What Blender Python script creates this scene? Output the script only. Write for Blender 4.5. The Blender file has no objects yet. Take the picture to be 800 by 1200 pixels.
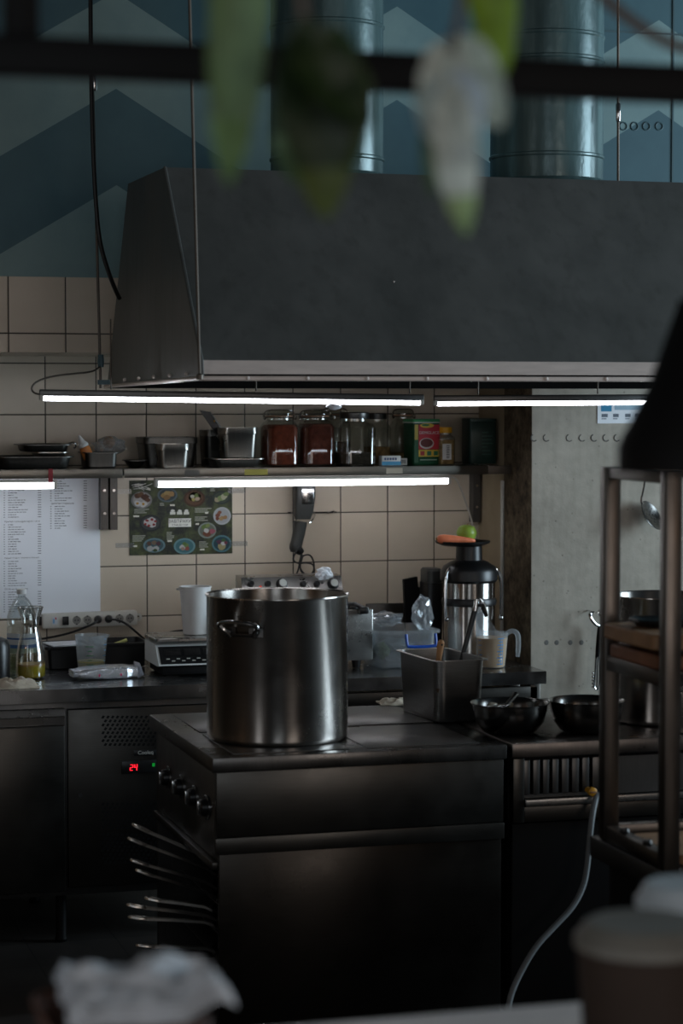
import bpy, bmesh, math, random
from mathutils import Vector, Matrix
random.seed(7)
R = math.radians
SC = bpy.context.scene
COL = SC.collection
# ------------------------------------------------------------------ camera
F = 2600.0                      # focal length in pixels of the 800 px wide frame
EYE = 1.83
TH = R(16.3)                    # camera turned right of the wall's normal
PT = math.atan(135 / F)         # tilted slightly down
hx_, hy_ = math.sin(TH), math.cos(TH)
RGT = Vector((math.cos(TH), -math.sin(TH), 0))
FWD = Vector((hx_ * math.cos(PT), hy_ * math.cos(PT), -math.sin(PT)))
UPV = Vector((hx_ * math.sin(PT), hy_ * math.sin(PT), math.cos(PT)))
CAM = Vector((0, 0, EYE))
def ray(px, py): return FWD + RGT * ((px - 400) / F) + UPV * ((600 - py) / F)
def PY(px, py, Y):
    d = ray(px, py); return CAM + d * (Y / d.y)
def PZ(px, py, z):
    d = ray(px, py); return CAM + d * ((z - EYE) / d.z)
def PX(px, py, X):
    d = ray(px, py); return CAM + d * (X / d.x)
def on(px, Y, z):
    k = (px - 400) / F; c, s, cp, sp = math.cos(TH), math.sin(TH), math.cos(PT), math.sin(PT)
    X = (k * (Y * c * cp - (z - EYE) * sp) + Y * s) / (c - k * s * cp)
    return Vector((X, Y, z))
def mpp(p): return (Vector(p) - CAM).dot(FWD) / F      # metres per pixel at a point
cam = bpy.data.objects.new('camera', bpy.data.cameras.new('camera')); COL.objects.link(cam)
cam.location = CAM; cam.rotation_euler = (math.pi / 2 - PT, 0, -TH)
cam.data.sensor_fit = 'HORIZONTAL'; cam.data.sensor_width = 24; cam.data.lens = F / 800 * 24
cam.data.clip_start = .05; cam.data.clip_end = 60
cam.data.dof.use_dof = True; cam.data.dof.focus_distance = 7.15; cam.data.dof.aperture_fstop = 3.4
cam.data.dof.aperture_blades = 0
SC.camera = cam

# ------------------------------------------------------------------ materials
def lin(c):
    f = lambda v: v / 12.92 if v <= .04045 else ((v + .055) / 1.055) ** 2.4
    return tuple(f(v / 255) for v in c) + (1,)
class NT:
    def __init__(s, name):
        s.m = bpy.data.materials.new(name); s.m.use_nodes = True
        s.t = s.m.node_tree; s.b = s.t.nodes['Principled BSDF']; s.out = s.t.nodes['Material Output']
    def n(s, typ, **kw):
        x = s.t.nodes.new('ShaderNode' + typ)
        for k, v in kw.items(): setattr(x, k, v)
        return x
    def l(s, a, b): s.t.links.new(a, b)
    def val(s, sock, v):
        if hasattr(v, 'is_output'): s.l(v, sock)
        else: sock.default_value = v
    def math(s, op, a, b=0, c=0):
        x = s.n('Math', operation=op)
        s.val(x.inputs[0], a); s.val(x.inputs[1], b)
        if len(x.inputs) > 2: s.val(x.inputs[2], c)
        return x.outputs[0]
    def mix(s, f, a, b):
        x = s.n('Mix', data_type='RGBA'); s.val(x.inputs[0], f); s.val(x.inputs[6], a); s.val(x.inputs[7], b)
        return x.outputs[2]
    def obj(s): return s.n('TexCoord').outputs['Object']
    def sep(s, v):
        x = s.n('SeparateXYZ'); s.l(v, x.inputs[0]); return x.outputs
    def noise(s, scale, vec=None, detail=3, stretch=None, rough=.5):
        v = vec or s.obj()
        if stretch:
            mp = s.n('Mapping'); s.l(v, mp.inputs[0]); mp.inputs['Scale'].default_value = stretch; v = mp.outputs[0]
        x = s.n('TexNoise'); s.l(v, x.inputs['Vector']); x.inputs['Scale'].default_value = scale
        x.inputs['Detail'].default_value = detail; x.inputs['Roughness'].default_value = rough
        return x.outputs[0]
    def ramp(s, f, a, b):
        x = s.n('MapRange'); s.l(f, x.inputs[0]); x.inputs[1].default_value = a; x.inputs[2].default_value = b
        return x.outputs[0]
    def bump(s, h, strength=.2, dist=.01):
        x = s.n('Bump'); x.inputs['Strength'].default_value = strength; x.inputs['Distance'].default_value = dist
        s.l(h, x.inputs['Height']); s.l(x.outputs[0], s.b.inputs['Normal'])
    def set(s, **kw):
        for k, v in kw.items(): s.val(s.b.inputs[k.replace('_', ' ')], v)
def plain(name, rgb, rough=.5, metal=0, var=.12, scale=14, bump=0, spec=.5, **kw):
    t = NT(name); c = lin(rgb)
    n = t.noise(scale, detail=4)
    col = t.mix(t.ramp(n, .3, .7), tuple(v * (1 - var) for v in c[:3]) + (1,), tuple(min(1, v * (1 + var)) for v in c[:3]) + (1,))
    t.set(Base_Color=col, Roughness=rough, Metallic=metal)
    t.b.inputs['Specular IOR Level'].default_value = spec
    if bump: t.bump(t.noise(scale * 3), bump, .004)
    for k, v in kw.items(): t.b.inputs[k.replace('_', ' ')].default_value = v
    return t.m
def steel(name, rgb=(150, 150, 150), rough=.3, stretch=(3, 3, 90), aniso=0, smudge=.12, bump=.03):
    t = NT(name); c = lin(rgb)
    s = t.noise(6, stretch=stretch, detail=4); w = t.noise(5, detail=5, rough=.65)
    col = t.mix(t.ramp(s, .3, .7), tuple(v * .85 for v in c[:3]) + (1,), c)
    r = t.math('ADD', rough - smudge * .5, t.math('MULTIPLY', t.ramp(w, .3, .7), smudge))
    t.set(Base_Color=col, Metallic=1.0, Roughness=r)
    if aniso:
        t.b.inputs['Anisotropic'].default_value = aniso; t.b.inputs['Anisotropic Rotation'].default_value = .25
        g = t.n('Tangent', direction_type='RADIAL', axis='Z'); t.l(g.outputs[0], t.b.inputs['Tangent'])
    if bump: t.bump(s, bump, .002)
    return t.m
def emit(name, rgb, strength):
    t = NT(name); e = t.n('Emission'); e.inputs[0].default_value = lin(rgb); e.inputs[1].default_value = strength
    t.l(e.outputs[0], t.out.inputs[0]); return t.m
def clear(name, tint=(235, 240, 240), base=.06, edge=.5, rough=.06, milk=0, milkc=(200, 205, 210)):
    # thin clear wall: see-through straight on, glossy towards the edges
    t = NT(name)
    tr = t.n('BsdfTransparent'); tr.inputs[0].default_value = lin(tint)
    gl = t.n('BsdfGlossy'); gl.inputs['Roughness'].default_value = rough; gl.inputs[0].default_value = (.9, .9, .9, 1)
    lw = t.n('LayerWeight'); lw.inputs[0].default_value = .35
    f = t.math('ADD', base, t.math('MULTIPLY', lw.outputs['Facing'], edge))
    m = t.n('MixShader'); t.l(f, m.inputs[0]); t.l(tr.outputs[0], m.inputs[1]); t.l(gl.outputs[0], m.inputs[2])
    o = m.outputs[0]
    if milk:
        d = t.n('BsdfDiffuse'); d.inputs[0].default_value = lin(milkc)
        tl = t.n('BsdfTranslucent'); tl.inputs[0].default_value = lin(milkc)
        a = t.n('MixShader'); a.inputs[0].default_value = .45; t.l(d.outputs[0], a.inputs[1]); t.l(tl.outputs[0], a.inputs[2])
        m2 = t.n('MixShader'); m2.inputs[0].default_value = milk; t.l(o, m2.inputs[1]); t.l(a.outputs[0], m2.inputs[2]); o = m2.outputs[0]
    t.l(o, t.out.inputs[0]); return t.m
def printed(name, rough=.45, noise=.0, spec=.5):
    t = NT(name); a = t.n('VertexColor', layer_name='Col'); t.set(Base_Color=a.outputs[0], Roughness=rough)
    t.b.inputs['Specular IOR Level'].default_value = spec
    return t.m

# ------------------------------------------------------------------ mesh builder
class MB:
    def __init__(s): s.v, s.f, s.c = [], [], []
    def add(s, vs, fs, col=None, mat=None):
        o = len(s.v)
        s.v += [(mat @ Vector(v)) if mat else Vector(v) for v in vs]
        s.f += [tuple(o + i for i in f) for f in fs]; s.c += [col] * len(fs); return s
    def box(s, c, size, bev=0, mat=None, col=None, seg=2):
        bm = bmesh.new(); bmesh.ops.create_cube(bm, size=1)
        bmesh.ops.scale(bm, vec=Vector(size), verts=bm.verts)
        if bev: bmesh.ops.bevel(bm, geom=bm.edges[:], offset=min(bev, min(size) * .45), segments=seg, affect='EDGES', profile=.5)
        bm.verts.index_update()
        vs = [v.co + Vector(c) for v in bm.verts]; fs = [[v.index for v in f.verts] for f in bm.faces]; bm.free()
        return s.add(vs, fs, col, mat)
    def bx(s, x0, x1, y0, y1, z0, z1, bev=0, col=None, mat=None):
        return s.box(((x0 + x1) / 2, (y0 + y1) / 2, (z0 + z1) / 2), (abs(x1 - x0), abs(y1 - y0), abs(z1 - z0)), bev, mat, col)
    def lathe(s, prof, c=(0, 0, 0), seg=36, mat=None, col=None):
        vs, fs, rings = [], [], []
        for r, z in prof:
            if r < 1e-6: rings.append([len(vs)]); vs.append((c[0], c[1], c[2] + z))
            else:
                rings.append(list(range(len(vs), len(vs) + seg)))
                vs += [(c[0] + r * math.cos(2 * math.pi * i / seg), c[1] + r * math.sin(2 * math.pi * i / seg), c[2] + z) for i in range(seg)]
        for a, b in zip(rings, rings[1:]):
            if len(a) == 1 and len(b) == 1: continue
            for i in range(seg):
                j = (i + 1) % seg
                if len(a) == 1: fs.append((a[0], b[j], b[i]))
                elif len(b) == 1: fs.append((a[i], a[j], b[0]))
                else: fs.append((a[i], a[j], b[j], b[i]))
        return s.add(vs, fs, col, mat)
    def ell(s, c, r, seg=20, n=10, mat=None, col=None):
        M = Matrix.Translation(c) @ Matrix.Diagonal((r[0], r[1], r[2], 1))
        if mat: M = mat @ M
        return s.lathe([(math.sin(math.pi * i / n), -math.cos(math.pi * i / n)) for i in range(n + 1)], seg=seg, mat=M, col=col)
    def tube(s, pts, r, seg=8, closed=False, mat=None, col=None, smooth=0):
        pts = [Vector(p) for p in pts]
        for _ in range(smooth):
            q = [] if closed else [pts[0]]
            m = len(pts)
            for i in range(m if closed else m - 1):
                a, b = pts[i], pts[(i + 1) % m]; q += [a * .75 + b * .25, a * .25 + b * .75]
            if not closed: q.append(pts[-1])
            pts = q
        n = len(pts); rr = r if isinstance(r, (list, tuple)) else None
        if rr and len(rr) != n:
            rr = [rr[0] + (rr[-1] - rr[0]) * i / (n - 1) for i in range(n)] if len(rr) == 2 else \
                 [rr[min(len(rr) - 1, int(i / (n - 1) * (len(rr) - 1) + .5))] for i in range(n)]
        vs, fs = [], []; prev = None
        for i, p in enumerate(pts):
            if closed: t = pts[(i + 1) % n] - pts[i - 1]
            else: t = pts[min(n - 1, i + 1)] - pts[max(0, i - 1)]
            t.normalize()
            if prev is None:
                a = Vector((0, 0, 1)) if abs(t.z) < .9 else Vector((1, 0, 0))
                u = t.cross(a).normalized()
            else: u = (prev - t * prev.dot(t)).normalized()
            prev = u; w = t.cross(u); q = rr[i] if rr else r
            vs += [p + (u * math.cos(2 * math.pi * k / seg) + w * math.sin(2 * math.pi * k / seg)) * q for k in range(seg)]
        for i in range(n if closed else n - 1):
            for k in range(seg):
                a, b = i * seg, ((i + 1) % n) * seg; k2 = (k + 1) % seg
                fs.append((a + k, a + k2, b + k2, b + k))
        if not closed:
            fs.append(tuple(range(seg))[::-1]); fs.append(tuple((n - 1) * seg + k for k in range(seg)))
        return s.add(vs, fs, col, mat)
    def loft(s, secs, cap0=True, cap1=True, k=5, mat=None, col=None):
        # rounded-rectangle sections (half x, half y, corner radius, z[, dx, dy])
        vs, fs = [], []; m = 4 * k
        for q in secs:
            a, b, r, z = q[:4]; dx, dy = (q[4], q[5]) if len(q) > 4 else (0, 0); r = min(r, a * .999, b * .999)
            for ci, (sx, sy) in enumerate(((1, 1), (-1, 1), (-1, -1), (1, -1))):
                for i in range(k):
                    t = (ci + i / (k - 1)) * math.pi / 2
                    vs.append((dx + sx * (a - r) + r * math.cos(t), dy + sy * (b - r) + r * math.sin(t), z))
        for i in range(len(secs) - 1):
            for j in range(m): fs.append((i * m + j, i * m + (j + 1) % m, (i + 1) * m + (j + 1) % m, (i + 1) * m + j))
        if cap0: fs.append(tuple(range(m))[::-1])
        if cap1: fs.append(tuple((len(secs) - 1) * m + j for j in range(m)))
        return s.add(vs, fs, col, mat)
    def prism(s, poly, axis, a, b, col=None, mat=None):
        # polygon of 2-D points swept along an axis ('x': points are (y,z); 'y': (x,z); 'z': (x,y))
        P = {'x': lambda p, t: (t, p[0], p[1]), 'y': lambda p, t: (p[0], t, p[1]), 'z': lambda p, t: (p[0], p[1], t)}[axis]
        n = len(poly); vs = [P(p, a) for p in poly] + [P(p, b) for p in poly]
        fs = [tuple(range(n))[::-1], tuple(range(n, 2 * n))] + [(i, (i + 1) % n, n + (i + 1) % n, n + i) for i in range(n)]
        return s.add(vs, fs, col, mat)
    def quad(s, *p, col=None): return s.add(p, [tuple(range(len(p)))], col)
    def disc(s, c, rx, rz, y=0, n=20, col=None, jit=0):
        # flat ellipse in the XZ plane facing -Y
        pts = [(c[0] + rx * math.cos(-2 * math.pi * i / n) * (1 + random.uniform(-jit, jit)), y, c[1] + rz * math.sin(-2 * math.pi * i / n) * (1 + random.uniform(-jit, jit))) for i in range(n)]
        return s.add(pts, [tuple(range(n))], col)
    def rect(s, x0, x1, z0, z1, y=0, col=None): return s.add([(x0, y, z0), (x1, y, z0), (x1, y, z1), (x0, y, z1)], [(0, 1, 2, 3)], col)
    def build(s, name, m, sub=0, ang=35, fix=True):
        me = bpy.data.meshes.new(name); me.from_pydata([tuple(v) for v in s.v], [], s.f)
        if fix:
            bm = bmesh.new(); bm.from_mesh(me); bmesh.ops.recalc_face_normals(bm, faces=bm.faces[:]); bm.to_mesh(me); bm.free()
        if any(c is not None for c in s.c):
            at = me.color_attributes.new('Col', 'FLOAT_COLOR', 'CORNER')
            for p in me.polygons:
                c = lin(s.c[p.index] or (128, 128, 128))
                for li in p.loop_indices: at.data[li].color = c
        me.polygons.foreach_set('use_smooth', [True] * len(me.polygons))
        me.set_sharp_from_angle(angle=R(ang))
        me.materials.append(m)
        o = bpy.data.objects.new(name, me); COL.objects.link(o)
        if sub:
            md = o.modifiers.new('s', 'SUBSURF'); md.levels = sub; md.render_levels = sub
        return o
def thing(name, label, cat, loc=(0, 0, 0), rz=0, group=None):
    o = bpy.data.objects.new(name, None); COL.objects.link(o); o.empty_display_size = .1
    o.location = loc; o.rotation_euler = (0, 0, rz); o['label'] = label; o['category'] = cat
    if group: o['group'] = group
    return o
def part(name, mb, m, par, label=None, loc=None, rot=None, sub=0, ang=35, fix=True, world=None):
    if world is not None: mb.v = [v - Vector(world) for v in mb.v]
    o = mb.build(name, m, sub, ang, fix); o.parent = par
    if loc is not None: o.location = loc
    if rot is not None: o.rotation_euler = rot
    if label: o['label'] = label
    return o
def solo(name, mb, m, label, cat, loc=(0, 0, 0), rz=0, group=None, sub=0, ang=35, fix=True, world=False):
    if world: mb.v = [v - Vector(loc) for v in mb.v]
    o = mb.build(name, m, sub, ang, fix); o.location = loc; o.rotation_euler = (0, 0, rz)
    o['label'] = label; o['category'] = cat
    if group: o['group'] = group
    return o
def struct(name, mb, m, par=None, ang=35):
    o = mb.build(name, m, 0, ang)
    if par: o.parent = par
    else: o['kind'] = 'structure'
    return o
def text(name, body, size, m, par, loc, rot=(math.pi / 2, 0, 0), align='CENTER', extrude=.0003):
    cu = bpy.data.curves.new(name, 'FONT'); cu.body = body; cu.size = size; cu.align_x = align; cu.align_y = 'CENTER'; cu.extrude = extrude
    tmp = bpy.data.objects.new('tmp', cu); COL.objects.link(tmp); dg = bpy.context.evaluated_depsgraph_get(); dg.update()
    me = bpy.data.meshes.new_from_object(tmp.evaluated_get(dg)); bpy.data.objects.remove(tmp); me.materials.clear(); me.materials.append(m)
    o = bpy.data.objects.new(name, me); COL.objects.link(o); o.parent = par
    o.location = loc; o.rotation_euler = rot; return o

M = {}
M['steel'] = steel('steel', (165, 163, 160), .28)
M['steel_dark'] = steel('worn_dark_steel', (96, 95, 94), .38, (60, 3, 3))
t = NT('hood_steel'); n_ = t.ramp(t.noise(2.2, stretch=(1.6, 1.6, .7), detail=7, rough=.66), .32, .7); k_ = t.ramp(t.noise(5, stretch=(5, 5, .35), detail=4), .52, .75)
c_ = t.mix(n_, lin((94, 96, 94)), lin((113, 114, 111))); c_ = t.mix(t.math('MULTIPLY', k_, .35), c_, lin((78, 78, 74)))
t.set(Base_Color=c_, Metallic=.3, Roughness=t.math('MULTIPLY_ADD', n_, .2, .38)); M['steel_hood'] = t.m
M['grease'] = plain('greasy_hood_lining', (12, 11, 10), .6, spec=.15)
M['steel_lip'] = steel('hood_lip_steel', (228, 214, 206), .4, (2, 40, 2))
M['steel_lip'].node_tree.nodes['Principled BSDF'].inputs['Metallic'].default_value = .15
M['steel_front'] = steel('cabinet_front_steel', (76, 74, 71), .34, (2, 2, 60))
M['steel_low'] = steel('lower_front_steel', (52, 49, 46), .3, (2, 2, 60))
M['steel_top'] = steel('worktop_steel', (150, 150, 150), .24, (40, 3, 3), smudge=.18)
M['steel_pot'] = steel('brushed_pot_steel', (196, 190, 184), .24, (2, 2, 120), aniso=.8, bump=.01)
M['chrome'] = steel('bright_steel', (205, 205, 205), .16, smudge=.06, bump=0)
M['iron'] = plain('cast_iron', (34, 33, 33), .5, .6, bump=.1)
M['black'] = plain('black_plastic', (18, 18, 19), .35)
M['black_matt'] = plain('matt_black_metal', (10, 10, 11), .6, spec=.15)
M['dark_grey'] = plain('dark_grey_plastic', (46, 47, 45), .45)
M['white'] = plain('white_plastic', (214, 214, 212), .4, var=.05)
M['off_white'] = plain('aged_white_plastic', (196, 194, 186), .45, var=.06)
M['cable_white'] = plain('white_cable', (205, 203, 196), .5, var=.05)
M['cable_black'] = plain('black_cable', (12, 12, 12), .45)
M['wood'] = plain('beech_wood', (176, 128, 84), .6, var=.2, scale=30)
M['board_light'] = plain('worn_light_board', (150, 112, 78), .6, var=.2, scale=20)
M['board_brown'] = plain('worn_brown_board', (122, 76, 48), .6, var=.2, scale=20)
M['print'] = printed('printed_surface')
M['print_glossy'] = printed('glossy_print', .6, spec=.25)
M['glass'] = clear('clear_glass')
M['glass_carafe'] = clear('carafe_glass', (222, 222, 218), .12, .75, .08)
M['glass_jar'] = clear('jar_glass', (240, 243, 240), .08, .4, .08)
M['clear_plastic'] = clear('cloudy_clear_plastic', (240, 243, 244), .07, .35, .18, .17, (222, 228, 232))
M['film'] = clear('thin_plastic_film', (240, 243, 245), .10, .5, .12, .22, (215, 220, 225))
M['jug'] = clear('milky_jug_plastic', (240, 243, 245), .05, .25, .2, .24, (226, 232, 236))
M['tube_light'] = emit('lit_tube', (246, 248, 255), 10.0)
M['tube_hood'] = emit('lit_hood_tube', (246, 248, 255), 14.0)
M['cloth'] = plain('cotton_cloth', (188, 176, 158), .9, var=.1, scale=40, bump=.5, spec=.1)
M['paper'] = plain('white_paper', (230, 233, 238), .8, var=.015, scale=4, spec=.2)
M['foil'] = plain('crumpled_foil', (225, 227, 232), .26, .75, var=.1, scale=24, bump=.9)
M['red_led'] = emit('red_led', (255, 30, 45), 2.2)
M['green_led'] = emit('green_led', (30, 190, 70), .35)
M['blue_plastic'] = plain('blue_plastic', (14, 72, 170), .4)
M['gasket'] = plain('grey_hose_rubber', (104, 108, 110), .6)
M['range_top'] = steel('range_top_steel', (98, 96, 94), .3, (30, 3, 3), smudge=.2)
M['range_top2'] = steel('gas_range_steel', (110, 104, 100), .34, (30, 3, 3), smudge=.2)
M['pan_gn'] = steel('deep_pan_steel', (150, 148, 146), .34, (3, 3, 50))
# ------------------------------------------------------------------ planes of the room
WALL, SOF, PIL = 8.1, 7.4, 7.53          # tiled wall, face of the painted bulkhead, face of the concrete pillar
ZC = PY(238, 801.5, 7.22).z              # worktop along the wall
ZS = PY(249, 887.5, 5.72).z              # range top
XP = PY(622, 650, PIL).x                 # left face of the pillar
ZSOF = PY(60, 413, SOF).z
T0 = PY(172, 630, WALL).x; TW = (PY(399, 630, WALL).x - T0) / 4
Z0 = PY(370, 601, WALL).z; THT = (Z0 - PY(370, 658.7, WALL).z)

def tile_mat(name, x0, z0, tw, th, c1, c2, grout, above=None):
    t = NT(name); o = t.sep(t.obj()); X, Z = o[0], o[2]
    fx = t.math('DIVIDE', t.math('SUBTRACT', X, x0), tw); fz = t.math('DIVIDE', t.math('SUBTRACT', Z, z0), th)
    d = []
    for f, w in ((fx, tw), (fz, th)):
        a = t.math('ABSOLUTE', t.math('SUBTRACT', t.math('FRACT', t.math('ADD', f, .5)), .5))
        d.append(t.math('MULTIPLY', a, w))
    m = t.math('MINIMUM', d[0], d[1])
    g = t.math('LESS_THAN', m, .0021)
    wn = t.n('TexWhiteNoise', noise_dimensions='2D'); cv = t.n('CombineXYZ')
    t.l(t.math('FLOOR', fx), cv.inputs[0]); t.l(t.math('FLOOR', fz), cv.inputs[1]); t.l(cv.outputs[0], wn.inputs[0])
    n = t.noise(5, detail=5)
    col = t.mix(t.math('ADD', t.math('MULTIPLY', wn.outputs[0], .5), t.math('MULTIPLY', t.ramp(n, .3, .7), .5)), lin(c1), lin(c2))
    col = t.mix(g, col, lin(grout))
    rough = t.math('ADD', .32, t.math('MULTIPLY', g, .5))
    if above: col, rough, up = above(t, X, Z, col, rough)
    t.set(Base_Color=col, Roughness=rough)
    h = t.ramp(m, .0012, .0045)
    if above: h = t.math('MAXIMUM', h, up)
    t.bump(h, .5, .002)
    return t.m
ZT = PY(60, 324.5, SOF).z                # lower edge of the paint on the bulkhead
AX, AZ = PY(136, 104, SOF).x, PY(136, 104, SOF).z
AX2 = PY(465, 121, SOF).x; PER = AX2 - AX
SL = (AZ - PY(0, 183, SOF).z) / (AX - PY(0, 183, SOF).x)
BH = AZ - PY(138, 217, SOF).z
def chevrons(t, X, Z, col, rough):
    tri = t.math('PINGPONG', t.math('SUBTRACT', X, AX), PER / 2)
    v = t.math('ADD', t.math('SUBTRACT', Z, AZ), t.math('MULTIPLY', tri, SL))
    w = t.math('FRACT', t.math('DIVIDE', v, 2 * BH))
    dark = t.math('GREATER_THAN', w, .5)
    n = t.ramp(t.noise(2.2, detail=6, rough=.65), .35, .7)
    a = t.mix(n, lin((112, 140, 142)), lin((132, 158, 156))); b = t.mix(n, lin((58, 92, 102)), lin((70, 106, 114)))
    paint = t.mix(dark, a, b)
    up = t.math('GREATER_THAN', Z, ZT)
    return t.mix(up, col, paint), t.math('MULTIPLY_ADD', up, t.math('SUBTRACT', .55, rough), rough), up
M['tile'] = tile_mat('beige_wall_tile', T0, Z0, TW, THT, (188, 175, 156), (208, 195, 176), (58, 53, 48))
q0 = PY(77, 391, SOF); TS = abs(q0.x - PY(10, 390, SOF).x)
M['bulkhead'] = tile_mat('painted_bulkhead', q0.x, q0.z, TS, TS, (198, 182, 160), (212, 198, 178), (70, 64, 58), chevrons)

t = NT('raw_concrete'); n1 = t.ramp(t.noise(3, detail=7, rough=.62), .3, .72); n2 = t.ramp(t.noise(26, detail=5), .35, .7)
pit = t.n('TexVoronoi'); t.l(t.obj(), pit.inputs['Vector']); pit.inputs['Scale'].default_value = 26
pits = t.ramp(pit.outputs['Distance'], .04, .12)
streak = t.ramp(t.noise(7, stretch=(6, 6, .5), detail=4), .35, .7)
o = t.sep(t.obj()); gx = t.n('NewGeometry'); nx = t.sep(gx.outputs['Normal'])
col = t.mix(n1, lin((170, 164, 152)), lin((194, 187, 174))); col = t.mix(t.math('MULTIPLY', n2, .35), col, lin((144, 138, 127)))
col = t.mix(t.math('MULTIPLY', streak, .3), col, lin((204, 198, 186)))
col = t.mix(t.math('MULTIPLY', t.math('SUBTRACT', 1, pits), .5), col, lin((70, 68, 64)))
# the pillar's left flank: plastered towards the tiles, bare stained concrete at the corner
side = t.math('LESS_THAN', nx[0], -.5); YB = PX(590, 650, XP).y
stain = t.mix(t.ramp(t.noise(18, detail=6, rough=.7), .35, .65), lin((58, 48, 38)), lin((118, 104, 84)))
plas = t.mix(n1, lin((150, 134, 110)), lin((176, 160, 134)))
flank = t.mix(t.math('GREATER_THAN', o[1], YB), stain, plas)
col = t.mix(side, col, flank)
t.set(Base_Color=col, Roughness=.82); t.b.inputs['Specular IOR Level'].default_value = .25
t.bump(t.math('ADD', t.math('MULTIPLY', pits, .6), n2), .16, .004); M['concrete'] = t.m

t = NT('dark_floor_tile'); o = t.sep(t.obj())
gr = t.math('MINIMUM', *[t.math('ABSOLUTE', t.math('SUBTRACT', t.math('FRACT', t.math('DIVIDE', o[i], .3)), .5)) for i in (0, 1)])
t.set(Base_Color=t.mix(t.math('LESS_THAN', gr, .008), t.mix(t.ramp(t.noise(4, detail=5), .3, .7), lin((40, 38, 36)), lin((58, 55, 52))), lin((22, 21, 20))), Roughness=.55); M['floor'] = t.m
M['dim_plaster'] = plain('dim_plaster', (92, 92, 92), .9, spec=.2)
M['warm_plaster'] = plain('warm_plaster', (124, 100, 82), .9, spec=.2)
M['dark_ceiling'] = plain('dark_ceiling', (48, 50, 52), .9, spec=.2)

XL, XR, YN, H = -3.0, 7.2, -3.2, 4.3
VY0, VY1 = .7, 1.9
struct('floor', MB().bx(XL - .2, XR + .2, YN - .2, WALL + .2, -.1, 0), M['floor'])
struct('ceiling', MB().bx(XL - .2, XR + .2, YN - .2, WALL + .2, H, H + .1), M['dark_ceiling'])
struct('wall_back', MB().bx(XL, XR, WALL, WALL + .2, 0, H), M['tile'])
struct('wall_bulkhead', MB().bx(XL, XR, SOF, WALL, ZSOF, H), M['bulkhead'])
pil = struct('wall_pillar', MB().bx(XP, XR, PIL, WALL, 0, ZSOF - .001, .006), M['concrete'])
w = MB(); w.bx(XL - .2, XL, YN, VY0, 0, H); w.bx(XL - .2, XL, VY1, WALL, 0, H); w.bx(XL - .2, XL, VY0, VY1, 0, .5); w.bx(XL - .2, XL, VY0, VY1, 3.0, H)
struct('wall_left', w, M['warm_plaster'])
# wall on the right with its window opening, and the wall behind the camera with two
WY0, WY1, WZ0, WZ1 = 3.6, 6.3, .9, 3.5
w = MB(); w.bx(XR, XR + .2, YN, WY0, 0, H); w.bx(XR, XR + .2, WY1, WALL, 0, H); w.bx(XR, XR + .2, WY0, WY1, 0, WZ0); w.bx(XR, XR + .2, WY0, WY1, WZ1, H)
struct('wall_right', w, M['dim_plaster'])
w = MB(); w.bx(XL, XR, YN - .2, YN, 0, 1.0); w.bx(XL, XR, YN - .2, YN, 3.4, H); w.bx(XL, -1.6, YN - .2, YN, 1, 3.4); w.bx(.4, 2.2, YN - .2, YN, 1, 3.4); w.bx(4.6, XR, YN - .2, YN, 1, 3.4)
struct('wall_front', w, M['dim_plaster'])
def window(name, p0, p1, axis):
    m = MB(); (a0, z0), (a1, z1) = p0, p1
    bars = [(a0, a1, z0, z0 + .06), (a0, a1, z1 - .06, z1), (a0, a0 + .06, z0 + .06, z1 - .06), (a1 - .06, a1, z0 + .06, z1 - .06)]
    k = 3 if a1 - a0 > 3 else 2
    for i in range(1, k): c = a0 + (a1 - a0) * i / k; bars.append((c - .03, c + .03, z0 + .06, z1 - .06))
    for b0, b1, c0, c1 in bars:
        if axis == 'l': m.bx(XL - .12, XL - .06, b0, b1, c0, c1)
        elif axis == 'x': m.bx(XR + .06, XR + .12, b0, b1, c0, c1)
        else: m.bx(b0, b1, YN - .12, YN - .06, c0, c1)
    struct(name, m, M['black_matt'])
window('window_1', (WY0, WZ0), (WY1, WZ1), 'x'); window('window_4', (VY0, .5), (VY1, 3.0), 'l'); window('window_2', (-1.6, 1.0), (.4, 3.4), 'y'); window('window_3', (2.2, 1.0), (4.6, 3.4), 'y')
# corner bead on the pillar's flank and tie holes in the concrete
p = PX(590, 650, XP); struct('trim_1', MB().bx(XP - .012, XP - .001, p.y - .008, p.y + .008, ZC + .01, PX(590, 563, XP).z, .003), M['off_white'])
M['concrete_dark'] = plain('shadowed_tie_hole', (96, 95, 92), .9)
m = MB()
for px in (625.5, 640, 667, 682, 696, 710, 723, 738):
    c = PY(px, 513, PIL); r = 4 * mpp(c)
    m.tube([(c.x + r * math.cos(a * math.pi / 8), PIL - .0005, c.z + r * math.sin(a * math.pi / 8)) for a in range(5, 15)], .0022, 6)
for px in (640, 652, 668, 681):
    c = PY(px, 753, PIL); r = 3 * mpp(c); m.ell((c.x, PIL, c.z), (r, .0012, r), 12, 6)
struct('tie_hole_marks', m, M['concrete_dark'], pil)
m = MB()
for px in (730, 743, 757, 772):
    c = PY(px, 148, SOF); r = 4.5 * mpp(c); m.tube([(c.x + r * math.cos(a * math.pi / 6), SOF - .0005, c.z + r * math.sin(a * math.pi / 6)) for a in range(12)], .003, 6, True)
for px in (789,):
    a, b = PY(px, -20, SOF), PY(px, 215, SOF); m.bx(a.x - .003, a.x + .003, SOF - .004, SOF, b.z, a.z)
a, b = PY(700, 36, SOF), PY(800, 36, SOF); m.bx(a.x, b.x, SOF - .003, SOF, a.z - .003, a.z + .003)
M['teal_dark'] = plain('painted_seam', (64, 90, 96), .6)
struct('panel_seams', m, M['teal_dark'], bpy.data.objects['wall_bulkhead'])

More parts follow.
